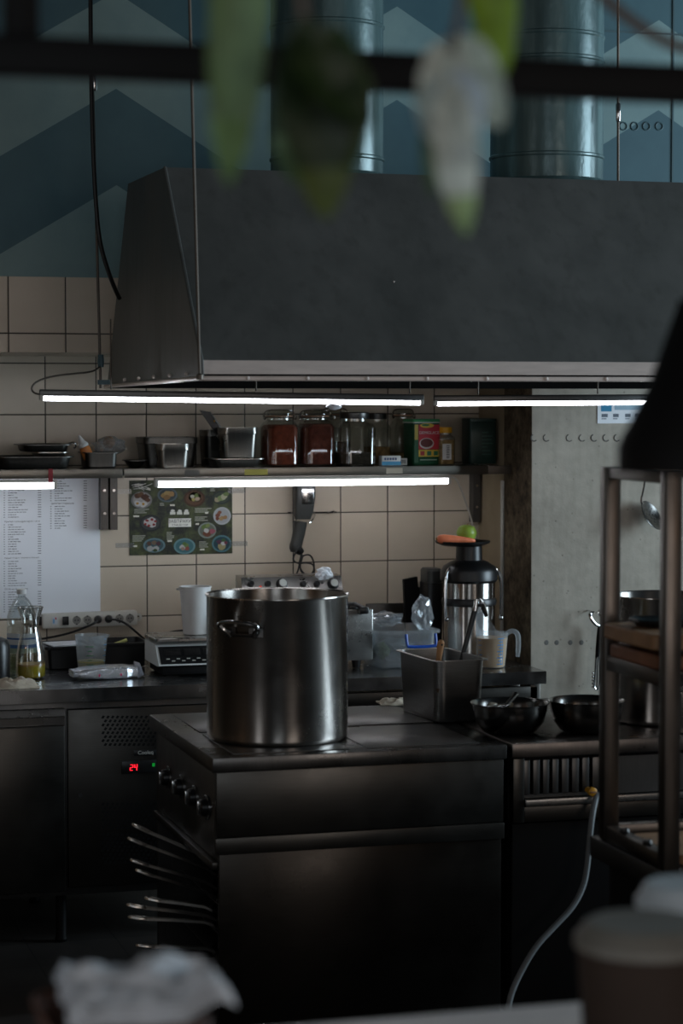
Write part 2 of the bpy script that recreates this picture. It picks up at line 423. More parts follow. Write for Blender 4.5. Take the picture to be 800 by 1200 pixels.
# ------------------------------------------------------------------ extractor hood, ducts, rods
Y1, Y2, Y3, Y4 = 5.95, 6.45, 6.98, 7.3
fb, fl_, ft = PY(237, 446, Y1), PY(237, 422, Y1), PY(193, 196, Y2)
bt, bb = PY(150, 217, Y3), PY(125, 455, Y4)
XH = on(1060, Y1, fb.z).x
hood = thing('extractor_hood', 'big sloping grey steel extractor hood hung over the range', 'hood', (fb.x + .8, 6.6, fb.z))
L = hood.location
zt_ = (ft.z + bt.z) / 2
sec = lambda x0, x1, x2, x3, x4, x5: [(x0, Y1, fb.z), (x1, Y1 + .012, fl_.z), (x2, Y2, ft.z), (x3, Y3, ft.z), (x4, Y4 - .035, bb.z + .06), (x5, Y4, bb.z)]
Ls = sec(fb.x, fl_.x, ft.x, bt.x, bb.x + (bt.x - bb.x) * .06 / (ft.z - bb.z), bb.x); Rs = sec(XH, XH, XH - .1, XH - .1, XH, XH)
def shell(Ls, Rs, idx):
    m = MB(); vs = Ls + Rs; n = len(Ls); fs = []
    for i in idx: fs.append((i, i + 1, n + i + 1, n + i))
    return m, vs, fs
m = MB(); vs = Ls + Rs; fs = [(1, 2, 8, 7), (2, 3, 9, 8), (3, 4, 10, 9), (0, 1, 2, 3, 4, 5), (6, 11, 10, 9, 8, 7), (4, 5, 11, 10)]
m.add(vs, fs)
part('canopy', m, M['steel_hood'], hood, world=L, ang=10); m = MB()
ins = lambda P, dx: [(x + dx, y + (.006 if y < 6.4 else (-.006 if y > 7 else 0)), z - (.008 if z > fl_.z + .1 else 0)) for x, y, z in P]
Li, Ri = ins(Ls, .006), ins(Rs, -.006); m.add(Li + Ri, [f_[::-1] for f_ in fs + [(0, 1, 7, 6)]])
part('inner_lining', m, M['grease'], hood, world=L, ang=10)
m = MB(); m.add([(fb.x, Y1, fb.z + .018), (XH, Y1, fb.z + .018), (XH, Y1 + .012, fl_.z), (fl_.x, Y1 + .012, fl_.z),
                 (fb.x, Y1 + .005, fb.z + .018), (XH, Y1 + .005, fb.z + .018), (XH, Y1 + .016, fl_.z), (fl_.x, Y1 + .016, fl_.z)],
                [(0, 1, 2, 3), (7, 6, 5, 4), (0, 3, 7, 4), (1, 5, 6, 2), (3, 2, 6, 7), (0, 4, 5, 1)])
part('front_lip', m, M['steel_lip'], hood, 'brighter steel band along the front edge', world=L)
m = MB(); m.bx(fb.x - .006, XH, Y1 - .014, Y1 + .02, fb.z - .001, fb.z + .013, .004)
m.tube([(fb.x - .004, Y1, fb.z + .006), (bb.x - .004, Y4, bb.z + .006)], .0065, 8)
part('grease_gutter', m, M['steel_lip'], hood, world=L)
m = MB(); m.tube([(ft.x, Y2 - .003, ft.z), (fl_.x, Y1 + .008, fl_.z), (fb.x, Y1 - .003, fb.z)], .005, 6)
part('corner_flange', m, M['steel_hood'], hood, world=L)
rv = []
for px, py in ((220, 284), (311, 288), (398, 290), (485, 294), (567, 297), (650, 300), (730, 301), (461, 331)):
    k = (Y2 - Y1) / (ft.z - fl_.z); d = ray(px, py)
    # intersection with the sloping front
    tt = (Y1 + .012 + k * (EYE - fl_.z)) / (d.y - k * d.z); c = CAM + d * tt
    rv.append(((c.x, c.y, c.z), (.005, .005, .005)))
for px in range(290, 905, 70): c = PY(px, 443, Y1 - .014); rv.append(((c.x, c.y, fb.z + .007), (.006, .004, .006)))
for i in range(5):
    f = .12 + i * .16; rv.append(((fb.x + (bb.x - fb.x) * f - .006, Y1 + (Y4 - Y1) * f, fb.z + (bb.z - fb.z) * f + .022), (.006, .006, .006)))
for c_, r_ in rv: part('rivet', MB().ell(c_, r_, 8, 6), M['steel_lip'], hood, world=L)
for i in range(7):
    x0 = fb.x + .12 + i * .5
    if x0 + .46 < XH: part('filter_panel', MB().bx(x0, x0 + .46, Y1 + .3, Y4 - .3, fb.z + .2, fb.z + .24, .004), M['grease'], hood, world=L)

M['duct'] = (lambda t: (t.set(Base_Color=t.mix(t.ramp(t.noise(5, stretch=(5, 5, .6), detail=5), .35, .7), lin((76, 100, 102)), lin((98, 122, 122))), Roughness=.26, Metallic=.2),
                        t.bump(t.noise(22, stretch=(1, 1, .5), detail=5), .35, .006), t.m)[-1])(NT('painted_duct_metal'))
for px, lab in ((383, 'teal painted round duct rising from the hood behind the dangling leaves'), (640, 'teal painted round duct on the hood beside the thin rod on the right')):
    c = on(px, 6.72, ft.z); r = 66 * mpp(c)
    d = thing('exhaust_duct', lab, 'duct', (c.x, 6.72, ft.z), 0, 'round ducts on top of the hood')
    part('pipe', MB().lathe([(r, .001), (r, H - ft.z - .002)], seg=64), M['duct'], d)
    for py in ((188, 33) if px < 500 else (186, 74, 46)):
        z = PY(px, py, 6.72).z - ft.z; part('seam_ring', MB().lathe([(r, z - .007), (r + .004, z - .003), (r + .004, z + .003), (r, z + .007)], seg=64), M['duct'], d)
    part('base_collar', MB().lathe([(r + .012, .001), (r + .012, .006), (r + .002, .02)], seg=64), M['duct'], d)
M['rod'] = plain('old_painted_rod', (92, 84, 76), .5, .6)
def rod(pts, lab, r=.0045):
    base = pts[-1]; o = thing('hanger_rod', lab, 'rod', base, 0, 'thin rods holding the hood')
    part('shaft', MB().tube(pts, r, 8), M['rod'], o, world=base); return o, base
a, b = PY(106, 0, 7.0), PY(118, 455, 7.0); a = a + (a - b) * ((H - a.z) / (a.z - b.z))
o, bs = rod([a, b], 'thin rod with a black cable hanging left of the hood')
m = MB(); c = PY(110, 95, 7.0); m.lathe([(.008, -.03), (.01, -.025), (.01, .025), (.008, .03)], c, 10); part('coupling', m, M['chrome'], o, world=bs)
m = MB(); c = PY(118, 423, 7.0); m.lathe([(.009, -.02), (.011, 0), (.009, .02)], c, 10); m.bx(c.x - .01, c.x + .03, c.y - .006, c.y + .006, c.z - .075, c.z - .06); part('clamp', m, M['teal_dark'], o, world=bs)
a, b = PY(222, 0, Y1 - .03), PY(234, 441, Y1 - .03); a = a + (a - b) * ((H - a.z) / (a.z - b.z))
o, bs = rod([a, b], 'thin rod running down in front of the hood corner')
part('end_nut', MB().lathe([(.0, -.01), (.01, -.008), (.01, .004), (.005, .008)], b, 10), M['rod'], o, world=bs)
a, b = PY(724, 0, 6.55), PY(724, 217, 6.55); a = a + (a - b) * ((H - a.z) / (a.z - b.z))
o, bs = rod([a, (b.x, b.y, ft.z + .004)], 'thin rod standing on the hood right of the ducts')
c = PY(724, 132, 6.55); part('coupling', MB().lathe([(.006, -.03), (.009, -.025), (.009, .025), (.006, .03)], c, 10), M['chrome'], o, world=bs)
pts = [PY(106, -60, 6.97), PY(106, 10, 6.97), PY(107, 100, 6.97), PY(109, 180, 6.97), PY(113, 250, 6.97), PY(117, 285, 6.97), PY(124, 310, 6.99), PY(133, 335, 7.02), PY(140, 350, 7.05)]
solo('power_cable', MB().tube(pts, .007, 8, smooth=2), M['cable_black'], 'black cable hanging down and curving behind the hood', 'cable', pts[-1], world=True)

# ------------------------------------------------------------------ tube lights
def batten(x0, x1, Y, z, dz, r, lab, mat, hk, name='tube_light', group=None, housing=None, slope=0):
    o = thing(name, lab, 'light', ((x0 + x1) / 2, Y, z), math.pi * 0, group); Lc = Vector(o.location)
    o.rotation_euler = (0, slope, 0); hl = (x1 - x0) / 2
    part('diffuser', MB().tube([(-hl + .012, 0, 0), (hl - .012, 0, 0)], r, 16), mat, o)
    m = MB(); m.bx(-hl, hl, -r * .9, r * .9, r * .75, r * .75 + hk, .003); part('housing', m, housing or M['off_white'], o)
    for s in (-1, 1): part('end_cap', MB().box((s * (hl - .006), 0, .002), (.012, r * 2.2, r * 2.2), .003), M['off_white'], o)
    return o
YL = 6.5
a, b = PY(46, 466.5, YL), PY(496, 472, YL); sl = math.atan2(a.z - b.z, b.x - a.x)
LH1 = batten(a.x, b.x, YL, (a.z + b.z) / 2, 0, .0075, 'long glowing tube light hanging under the left of the hood', M['tube_hood'], .02, 'tube_light', 'tube lights under the hood', M['steel_dark'], sl)
a2, b2 = PY(508, 473, YL), PY(768, 471.5, YL)
LH2 = batten(a2.x, b2.x, YL, (a2.z + b2.z) / 2, 0, .0075, 'shorter glowing tube light hanging under the right of the hood', M['tube_hood'], .02, 'tube_light', 'tube lights under the hood', M['steel_dark'], math.atan2(a2.z - b2.z, b2.x - a2.x))
for o, xs, (p, q) in ((LH1, (130, 300, 480), (a, b)), (LH2, (560, 700), (a2, b2))):
    m = MB()
    for px in xs:
        c = on(px, YL, p.z); zz = p.z + (q.z - p.z) * (c.x - p.x) / (q.x - p.x)
        m.tube([(c.x, YL, zz + .028), (c.x, YL, fb.z + .185)], .0025, 6)
    h = part('hanger_wire', m, M['rod'], o, world=o.location); h.rotation_euler = (0, -o.rotation_euler[1], 0)
pts = [PY(48, 462, YL), PY(40, 461, YL), PY(36, 455, YL), PY(42, 447, YL), PY(60, 441, YL + .1), PY(85, 438, YL + .3), PY(108, 436, 6.9), PY(117, 430, 6.97)]
lw_ = part('supply_wire', MB().tube(pts, .003, 6, smooth=2), M['rod'], LH1, world=LH1.location); lw_.rotation_euler = (0, -LH1.rotation_euler[1], 0)
c = PY(390, 475, YL); m = MB().ell((0, 0, 0), (.024, .014, .009), 10, 6)
for v in m.v: v += Vector((random.uniform(-.004, .004), random.uniform(-.003, .003), random.uniform(-.003, .003)))
solo('hanging_tape_scrap', m, M['paper'], 'scrap of white tape stuck under the hood lamp', 'tape', (c.x, YL - .012, c.z - .004))

# ------------------------------------------------------------------ shelf along the wall
YS = 7.72
ZSH = PY(400, 546.8, YS).z
xs0, xs1, xs2, xs3 = PY(-260, 550, YS).x, PY(143.5, 550, YS).x, PY(572, 550, YS).x, XP - .004
def shelf(x0, x1, lab, brk):
    o = thing('wall_shelf', lab, 'shelf', ((x0 + x1) / 2, YS, ZSH - .033), 0, 'steel shelves over the worktop'); Lc = o.location
    part('shelf_plate', MB().bx(x0, x1, YS + .002, WALL - .002, ZSH - .003, ZSH, .001), M['steel_top'], o, world=Lc)
    part('front_lip', MB().bx(x0, x1, YS, YS + .003, ZSH - .033, ZSH - .0005, .001), M['steel_shelf'], o, world=Lc)
    for px in brk:
        c = PY(px, 600, WALL - .05); w_ = 4.3 * mpp(c); zb = PY(px, 621 if px < 300 else 612, WALL - .05).z
        m = MB(); m.bx(c.x - w_, c.x + w_, WALL - .05, WALL - .047, zb, ZSH - .034)
        m.bx(c.x - w_, c.x - w_ + .002, WALL - .047, WALL - .002, zb, ZSH - .034); m.bx(c.x + w_ - .002, c.x + w_, WALL - .047, WALL - .002, zb, ZSH - .034)
        m.bx(c.x - .002, c.x + .002, YS + .02, WALL - .047, ZSH - .03, ZSH - .004)
        b = part('bracket', m, M['steel_dark'], o, world=Lc)
        m = MB()
        for zz in (.3, .72): m.tube([(c.x, WALL - .053, zb + (ZSH - .034 - zb) * zz), (c.x, WALL - .049, zb + (ZSH - .034 - zb) * zz)], .0055, 10)
        part('bolt', m, M['chrome'], b, world=Lc)
    return o
M['steel_shelf'] = steel('shelf_lip_steel', (124, 120, 112), .34, (2, 60, 2))
sh1 = shelf(xs0, xs1, 'steel wall shelf at the left, above the white price list', (122.5,))
sh2 = shelf(xs1 + .006, xs2, 'long steel wall shelf holding the jars and pans', (133.5, 558.5))
part('dark_end_strip', MB().bx(xs2 + .001, xs3, YS + .004, YS + .03, ZSH - .033, ZSH - .002, .002), M['rod'], sh2, world=sh2.location)  # shadow and dirt over the shelf end, put in as a dark strip
m = MB()
for px, w_, c in ((300, 14, (170, 160, 70)), (225, 9, (88, 86, 82)), (462, 10, (178, 168, 150))):
    q = PY(px, 552, YS); k = w_ * mpp(q); m.rect(q.x - k, q.x + k, ZSH - .027, ZSH - .007, YS - .0006, c)
part('faded_stickers', m, M['print'], sh2, world=sh2.location, fix=False)
YU = YS + .05; zl_ = PY(350, 565.3, YU).z
x0, x1 = PY(181, 566, YU).x, PY(527.5, 562, YU).x
LU = batten(x0, x1, YU, zl_, 0, .0125, 'long lit tube lamp under the shelf holding the jars', M['tube_light'], .012, 'tube_light', 'tube lights under the shelf')
x0b = PY(-180, 566, YU).x; x1b = PY(66.5, 566, YU).x
o = batten(x0b, x1b, YU, zl_, 0, .0125, 'lit tube lamp under the left shelf, tied with red tape', M['tube_light'], .012, 'tube_light', 'tube lights under the shelf')
q = PY(59.5, 555, YS); part('red_tape', MB().bx(q.x - .009, q.x + .007, YS - .003, YS - .001, zl_ + .012, ZSH + .002), plain('red_tape', (140, 16, 34), .5), o, world=o.location)
pts = [PY(528, 559, YU), PY(534, 560, YU), PY(541, 575, 7.85), PY(549, 598, 7.95), PY(555, 620, 8.0), PY(559, 640, 8.02), PY(560, 665, 8.04), PY(558, 720, 8.05), PY(557, 745, 8.05), PY(556, 757, 8.04)]
part('cord', MB().tube(pts, .0035, 6, smooth=2), M['cable_white'], LU, world=LU.location)
# ------------------------------------------------------------------ things on the shelf
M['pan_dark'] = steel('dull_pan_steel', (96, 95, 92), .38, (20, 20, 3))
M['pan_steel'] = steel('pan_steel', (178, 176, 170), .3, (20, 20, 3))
def tray_mb(hx, hy, h, rad, lip=.012, taper=.93, wall=.0015):
    return MB().loft([(hx * taper - .004, hy * taper - .004, rad, 0), (hx * taper, hy * taper, rad, .004), (hx - wall, hy - wall, rad, h - .004), (hx + lip, hy + lip, rad + lip, h - .003), (hx + lip, hy + lip, rad + lip, h),
                      (hx - wall * 2, hy - wall * 2, rad, h), (hx * taper - wall * 2, hy * taper - wall * 2, rad, .007), (hx * taper - .008, hy * taper - .008, rad, .004)])
def at_shelf(px0, px1, Y):
    a, b = on(px0, Y, ZSH + .03), on(px1, Y, ZSH + .03); return (a.x + b.x) / 2, (b.x - a.x) / 2
E = .0012
x, hw = at_shelf(-12, 82, 7.89)
solo('baking_tray', tray_mb(hw - .012, .13, .042, .04), M['pan_dark'], 'wide dark tray at the bottom of the pile on the left shelf', 'tray', (x, 7.89, ZSH + E), group='trays piled on the left shelf')
x, hw = at_shelf(36, 78, 7.86)
solo('baking_tray', tray_mb(hw - .008, .07, .014, .025, .008), M['pan_steel'], 'small shiny tray in the middle of the pile on the left shelf', 'tray', (x, 7.86, ZSH + .044), group='trays piled on the left shelf')
x, hw = at_shelf(20, 80, 7.87)
o = thing('baking_tray', 'dark shallow tray with a clip on top of the left shelf pile', 'tray', (x, 7.87, ZSH + .0595), group='trays piled on the left shelf')
part('tray_body', tray_mb(hw - .01, .1, .026, .03, .012), M['pan_dark'], o)
part('clip', MB().tube([(hw - .02, -.1, .028), (hw + .004, -.105, .034), (hw + .012, -.1, .02), (hw + .004, -.095, .012)], .0035, 6, smooth=1), M['chrome'], o)
x, hw = at_shelf(95, 136, 7.85)
solo('steel_pan', tray_mb(hw - .006, .075, .055, .02, .007), M['pan_dark'], 'small dark pan holding a squeeze bottle and a plastic bag', 'pan', (x, 7.85, ZSH + E))
o = thing('squeeze_bottle', 'small white squeeze bottle with orange sauce leaning in the dark pan', 'bottle', (on(106, 7.83, ZSH).x, 7.83, ZSH + .024)); o.rotation_euler = (0, R(-24), 0)
part('bottle_body', MB().lathe([(0, 0), (.019, .001), (.02, .045), (.017, .055), (0, .056)], seg=20), plain('orange_sauce_plastic', (190, 118, 60), .45), o)
part('nozzle', MB().lathe([(.0185, .0565), (.0185, .066), (.012, .074), (.004, .1), (0, .101)], seg=16), M['white'], o)
def crumple(rx, ry, rz, n=3, amp=.35, seed=1):
    bm = bmesh.new(); bmesh.ops.create_icosphere(bm, subdivisions=n, radius=1); rnd = random.Random(seed); m = MB()
    from mathutils import noise as mn
    for v in bm.verts:
        k = 1 + amp * (mn.noise(v.co * 2.1 + Vector((seed, 0, 0))) + .5 * mn.noise(v.co * 5 + Vector((0, seed, 0))))
        v.co = Vector((v.co.x * rx * k, v.co.y * ry * k, v.co.z * rz * k))
    bm.verts.index_update(); m.add([v.co for v in bm.verts], [[v.index for v in f.verts] for f in bm.faces]); bm.free(); return m
x, hw = at_shelf(110, 146, 7.86)
solo('plastic_bag', crumple(hw, .05, .031, 3, .4, 4), M['film'], 'crumpled clear plastic bag bulging out of the small dark pan', 'bag', (x, 7.86, ZSH + .078), ang=10)
solo('bread_roll', crumple(.022, .02, .021, 3, .15, 2), plain('crusty_bread', (150, 112, 78), .8), 'small brown roll wrapped inside the clear bag', 'roll', (on(128, 7.86, ZSH).x, 7.86, ZSH + .09))
x, hw = at_shelf(145, 171, 7.84)
solo('foil_dish', tray_mb(hw - .006, .05, .026, .02, .006, .7), M['pan_dark'], 'small low dish beside the steel pans at the shelf joint', 'dish', (x, 7.84, ZSH + E))
def gn(name, px0, px1, Y, ytop, hy, lab, mat, group='steel pans on the long shelf', base=0.0):
    x, hw = at_shelf(px0, px1, Y); h = PY((px0 + px1) / 2, ytop, Y).z - ZSH - E - base
    m = MB().loft([(hw * .86, hy * .88, .02, 0), (hw * .88, hy * .9, .022, .005), (hw * .95, hy * .96, .022, h - .024), (hw * .985, hy * .985, .022, h - .022), (hw * .985, hy * .985, .022, h - .003), (hw, hy, .026, h - .002), (hw, hy, .026, h),
                   (hw * .95, hy * .95, .02, h), (hw * .93, hy * .93, .02, h - .022), (hw * .84, hy * .85, .02, .006)])
    return solo(name, m, mat, lab, 'pan', (x, Y, ZSH + E + base), group=group)
gn('steel_pan', 183, 220, 7.79, 520, .05, 'small bright steel pan in front of the wider pan near the shelf joint', M['pan_steel'])
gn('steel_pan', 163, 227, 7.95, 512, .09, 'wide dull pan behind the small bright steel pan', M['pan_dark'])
x, hw = at_shelf(243, 305, 7.83)
solo('baking_tray', tray_mb(hw - .012, .075, .03, .02, .012, .9), M['pan_steel'], 'flat shiny tray under the steel pan left of the red jars', 'tray', (x, 7.83, ZSH + E))
gn('steel_pan', 257, 299, 7.83, 501, .055, 'bright steel pan standing on the flat tray left of the red jars', M['pan_steel'], base=.032)
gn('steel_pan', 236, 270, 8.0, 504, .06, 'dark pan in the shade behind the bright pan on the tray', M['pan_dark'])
a, b = PY(257, 505, 7.9), PY(234, 482, 7.9)
o = thing('spatula', 'wide dark utensil sticking up from the pan left of the red jars', 'utensil', a); dv = b - a
m = MB().add([(-.012, 0, -.01), (.016, 0, -.006), (dv.x + .036, 0, dv.z - .002), (dv.x, 0, dv.z + .004), (-.012, .008, -.01), (.016, .008, -.006), (dv.x + .036, .008, dv.z - .002), (dv.x, .008, dv.z + .004)],
             [(0, 1, 2, 3), (7, 6, 5, 4), (0, 4, 5, 1), (1, 5, 6, 2), (2, 6, 7, 3), (3, 7, 4, 0)])
part('handle', m, M['black'], o)
part('bright_edge', MB().tube([(.017, -.001, -.006), (dv.x + .037, -.001, dv.z - .002)], .0035, 6), M['chrome'], o)
part('blade', MB().bx(-.02, .02, .001, .004, -.09, -.008, mat=Matrix.Rotation(R(-35), 4, 'Y')), M['steel'], o)
part('brass_rivet', MB().ell((dv.x * .45 + .014, -.001, dv.z * .5), (.004, .002, .004), 10, 6), plain('brass_rivet', (190, 140, 60), .3, 1), o)

M['spice_red'] = plain('ground_red_spice', (112, 54, 38), .9, var=.3, scale=60, bump=.4, spec=.1)
M['spice_brown'] = plain('ground_brown_spice', (96, 50, 40), .9, var=.3, scale=60, bump=.4, spec=.1)
M['dry_goods'] = plain('dried_pale_goods', (150, 122, 80), .9, var=.4, scale=70, bump=.5, spec=.1)
M['dark_goods'] = plain('dried_dark_goods', (50, 44, 36), .9, var=.5, scale=70, bump=.5, spec=.1)
M['label_paper'] = plain('jar_label', (160, 158, 150), .7)
def jar(px0, px1, ytop, Y, lab, fill, fmat, clip=True, group='glass jars on the shelf', hyr=1.0, mark=None):
    x, hw = at_shelf(px0, px1, Y); H_ = PY((px0 + px1) / 2, ytop, Y).z - ZSH - E; hy = hw * hyr; n = hw * .74
    o = thing('glass_jar', lab, 'jar', (x, Y, ZSH + E), R(4), group)
    hb = H_ * .80
    secs = [(hw * .9, hy * .9, hw * .42, 0), (hw, hy, hw * .5, .008), (hw, hy, hw * .5, hb * .88), (hw * .9, hy * .9, hw * .6, hb * .97), (n, n, n, hb + .006), (n, n, n, H_ * .9)]
    part('glass_body', MB().loft(secs, cap1=False, k=8), M['glass_jar'], o)
    if fill:
        f = hb * fill; s = [(hw * .86, hy * .86, hw * .42, .004), (hw * .95, hy * .95, hw * .48, .01), (hw * .95, hy * .95, hw * .48, min(f, hb * .86))]
        if f > hb * .88: s += [(hw * .85, hy * .85, hw * .58, min(f, hb * .96))]
        part('contents', MB().loft(s, k=8), fmat, o)
    if clip:
        part('lid', MB().lathe([(n * 1.06, H_ * .905), (n * 1.08, H_ * .95), (n * .95, H_ * .985), (n * .8, H_), (0, H_)], seg=28), M['glass_jar'], o)
        part('rubber_ring', MB().lathe([(n * 1.0, H_ * .885), (n * 1.1, H_ * .888), (n * 1.1, H_ * .905), (n * 1.0, H_ * .905)], seg=28), plain('jar_ring', (150, 108, 80), .6), o)
        m = MB(); m.tube([(n * 1.12 * math.cos(i * math.pi / 10), n * 1.12 * math.sin(i * math.pi / 10), H_ * .87) for i in range(20)], .0022, 6, True)
        for s in (-1, 1):
            m.tube([(s * n * 1.12, 0, H_ * .87), (s * (n * 1.3), 0, H_ * .9), (s * n * 1.25, 0, H_ * .97), (s * n * .9, 0, H_ * 1.01), (0, 0, H_ * 1.012)], .0022, 6, smooth=1)
            m.tube([(s * n * 1.15, -.004, H_ * .87), (s * n * 1.35, -.012, H_ * .83), (s * n * 1.42, -.006, H_ * .92), (s * n * 1.15, 0, H_ * .93)], .0025, 6, smooth=1)
        part('wire_clip', m, M['chrome'], o)
    else:
        part('lid', MB().lathe([(n * 1.05, H_ * .88), (n * 1.07, H_ * .89), (n * 1.07, H_ * .985), (n * 1.0, H_), (0, H_)], seg=28), M['steel_dark'], o)
    if mark: part('gold_marks', mark(hw, hy, hb), M['board_light'], o)
    return o
jar(308, 346, 481, 7.82, 'clip-top jar of coarse red spice, first of the jars from the pans', .93, M['spice_red'])
jar(350, 388.5, 481, 7.83, 'clip-top jar of fine brown spice between the red jar and the clear jar', .95, M['spice_brown'])
jar(376, 408, 479, 8.0, 'tall clip-top jar half hidden behind the clear jar', .5, M['dark_goods'])
jar(394, 436, 483, 7.81, 'wide clear jar with a little dark stuff at the bottom', .3, M['dark_goods'], clip=False)
jar(428, 455, 484, 7.96, 'dim jar with pale dried stuff behind the blue and white box', .42, M['dry_goods'], clip=False)
jar(459, 485, 480, 7.985, 'smoky clip-top jar partly behind the red and green tub', .25, M['dry_goods'])
# small blue and white box
x, hw = at_shelf(445.5, 467.5, 7.78); zt = PY(456, 534, 7.78).z - ZSH - E
o = thing('small_box', 'little white and blue box lying at the shelf edge before the dim jar', 'box', (x, 7.78, ZSH + E))
part('carton', MB().bx(-hw, hw, -.02, .02, 0, zt, .001), M['white'], o)
m = MB(); m.rect(-hw, hw, .001, zt * .42, -.0204, (70, 150, 190)); 
for k in range(5): m.rect(-hw * .75 + k * hw * .28, -hw * .75 + k * hw * .28 + hw * .2, zt * .56, zt * .8, -.0204, (60, 80, 120))
part('printed_face', m, M['print'], o, fix=False)
x, hw = at_shelf(468, 477, 7.77)
o = thing('label_card', 'tiny card with a dark barcode beside the blue and white box', 'card', (x, 7.77, ZSH + E))
part('card', MB().bx(-hw, hw, 0, .01, 0, .026, .001), M['label_paper'], o)
m = MB(); [m.rect(-hw * .7 + i * hw * .35, -hw * .7 + i * hw * .35 + hw * .2, .006, .02, -.0004, (40, 40, 40)) for i in range(4)]
part('barcode', m, M['print'], o, fix=False)
# red and green tub
Yt = 7.84; x, hw = at_shelf(476.5, 510.5, Yt); Ht = PY(493, 491, Yt).z - ZSH - E; hy = .05
o = thing('sauce_tub', 'green lidded tub with a red demiglace label', 'tub', (x, Yt, ZSH + E), R(6))
part('tub_body', MB().loft([(hw * .92, hy * .9, .012, 0), (hw * .94, hy * .94, .012, .004), (hw * .97, hy, .012, Ht * .93)], k=5), plain('green_tub', (18, 74, 46), .4), o)
part('lid', MB().loft([(hw, hy + .003, .014, Ht * .93), (hw, hy + .003, .014, Ht * .97), (hw * .97, hy, .012, Ht), (hw * .9, hy * .9, .012, Ht)], k=5), plain('pale_green_lid', (60, 150, 96), .4), o)
part('lid_rim', MB().loft([(hw * 1.012, hy + .0045, .014, Ht * .915), (hw * 1.012, hy + .0045, .014, Ht * .935)], k=5), M['white'], o)
m = MB(); y = -hy - .0005
m.rect(-hw * .9, -hw * .62, Ht * .05, Ht * .88, y - .0002, (30, 86, 50)); m.rect(-hw * .88, -hw * .64, Ht * .55, Ht * .88, y - .0004, (196, 176, 80))
m.rect(-hw * .6, hw * .9, Ht * .34, Ht * .88, y - .0002, (188, 40, 56)); m.disc((0, Ht * .86), hw * .5, Ht * .05, y - .0004, 20, (222, 190, 70)); m.disc((-hw * .1, Ht * .87), hw * .28, Ht * .025, y - .0005, 16, (40, 120, 70))
m.disc((-.03 * hw, Ht * .47), hw * .52, Ht * .12, y - .0005, 24, (206, 200, 196)); m.disc((-.03 * hw, Ht * .48), hw * .44, Ht * .095, y - .0007, 24, (96, 30, 24))
m.rect(-hw * .6, hw * .9, Ht * .18, Ht * .33, y - .0004, (214, 180, 60))
for k, c in enumerate(((170, 40, 40), (40, 110, 70), (40, 110, 70))): m.rect(-hw * .48 + k * hw * .48, -hw * .48 + k * hw * .48 + hw * .3, Ht * .205, Ht * .3, y - .0007, c)
m.rect(-hw * .5, hw * .7, Ht * .1, Ht * .125, y - .0004, (150, 170, 150))
part('printed_label', m, M['print'], o, fix=False)
text('printed_title', 'DEMIGLACE', hw * .265, M['white'], o, (.15 * hw, y - .0012, Ht * .70))
# spice jar with a yellow cap
Yt = 7.8; x, hw = at_shelf(512.5, 530.5, Yt); Ht = PY(521, 500.5, Yt).z - ZSH - E
o = thing('spice_jar', 'small spice jar with a yellow cap beside the red tub', 'jar', (x, Yt, ZSH + E))
part('jar_body', MB().loft([(hw * .94, hw * .94, .008, 0), (hw, hw, .01, .004), (hw, hw, .01, Ht * .72), (hw * .7, hw * .7, hw * .7, Ht * .8), (hw * .7, hw * .7, hw * .7, Ht * .86)], k=6), M['glass_jar'], o)
part('contents', MB().loft([(hw * .88, hw * .88, .008, .003), (hw * .93, hw * .93, .009, Ht * .66)], k=6), M['dry_goods'], o)
part('cap', MB().lathe([(hw * .82, Ht * .845), (hw * .84, Ht * .86), (hw * .84, Ht * .985), (hw * .78, Ht), (0, Ht)], seg=24), plain('yellow_cap', (224, 164, 20), .4), o)
m = MB(); m.rect(-hw * .7, hw * .45, Ht * .14, Ht * .56, -hw - .0005, (205, 205, 202))
for k in range(8): m.rect(-hw * .2, hw * .2, Ht * (.18 + k * .045), Ht * (.18 + k * .045) + Ht * .02, -hw - .0009, (40, 40, 44))
part('barcode_label', m, M['print'], o, fix=False)
# dark green tin
Yt = 7.9; x, hw = at_shelf(545, 577, Yt); Ht = PY(561, 490, Yt).z - ZSH - E
o = thing('tall_tin', 'dark green tall tin near the end of the shelf', 'tin', (x, Yt, ZSH + E))
part('tin_body', MB().loft([(hw * .97, .045, .012, 0), (hw, .047, .012, .004), (hw, .047, .012, Ht * .9), (hw * .97, .045, .012, Ht * .93)], k=5), plain('dark_green_tin', (22, 48, 42), .4, .2), o)
part('lid', MB().loft([(hw * 1.01, .048, .012, Ht * .931), (hw * 1.01, .048, .012, Ht * .99), (hw * .96, .044, .012, Ht)], k=5), plain('tin_lid', (26, 52, 46), .4, .2), o)
m = MB()
for k in range(7): m.rect(-hw * .1, hw * (.3 + .4 * random.random()), Ht * (.2 + k * .08), Ht * (.2 + k * .08) + .003, -.0474, (44, 84, 74))
part('faint_print', m, M['print'], o, fix=False)

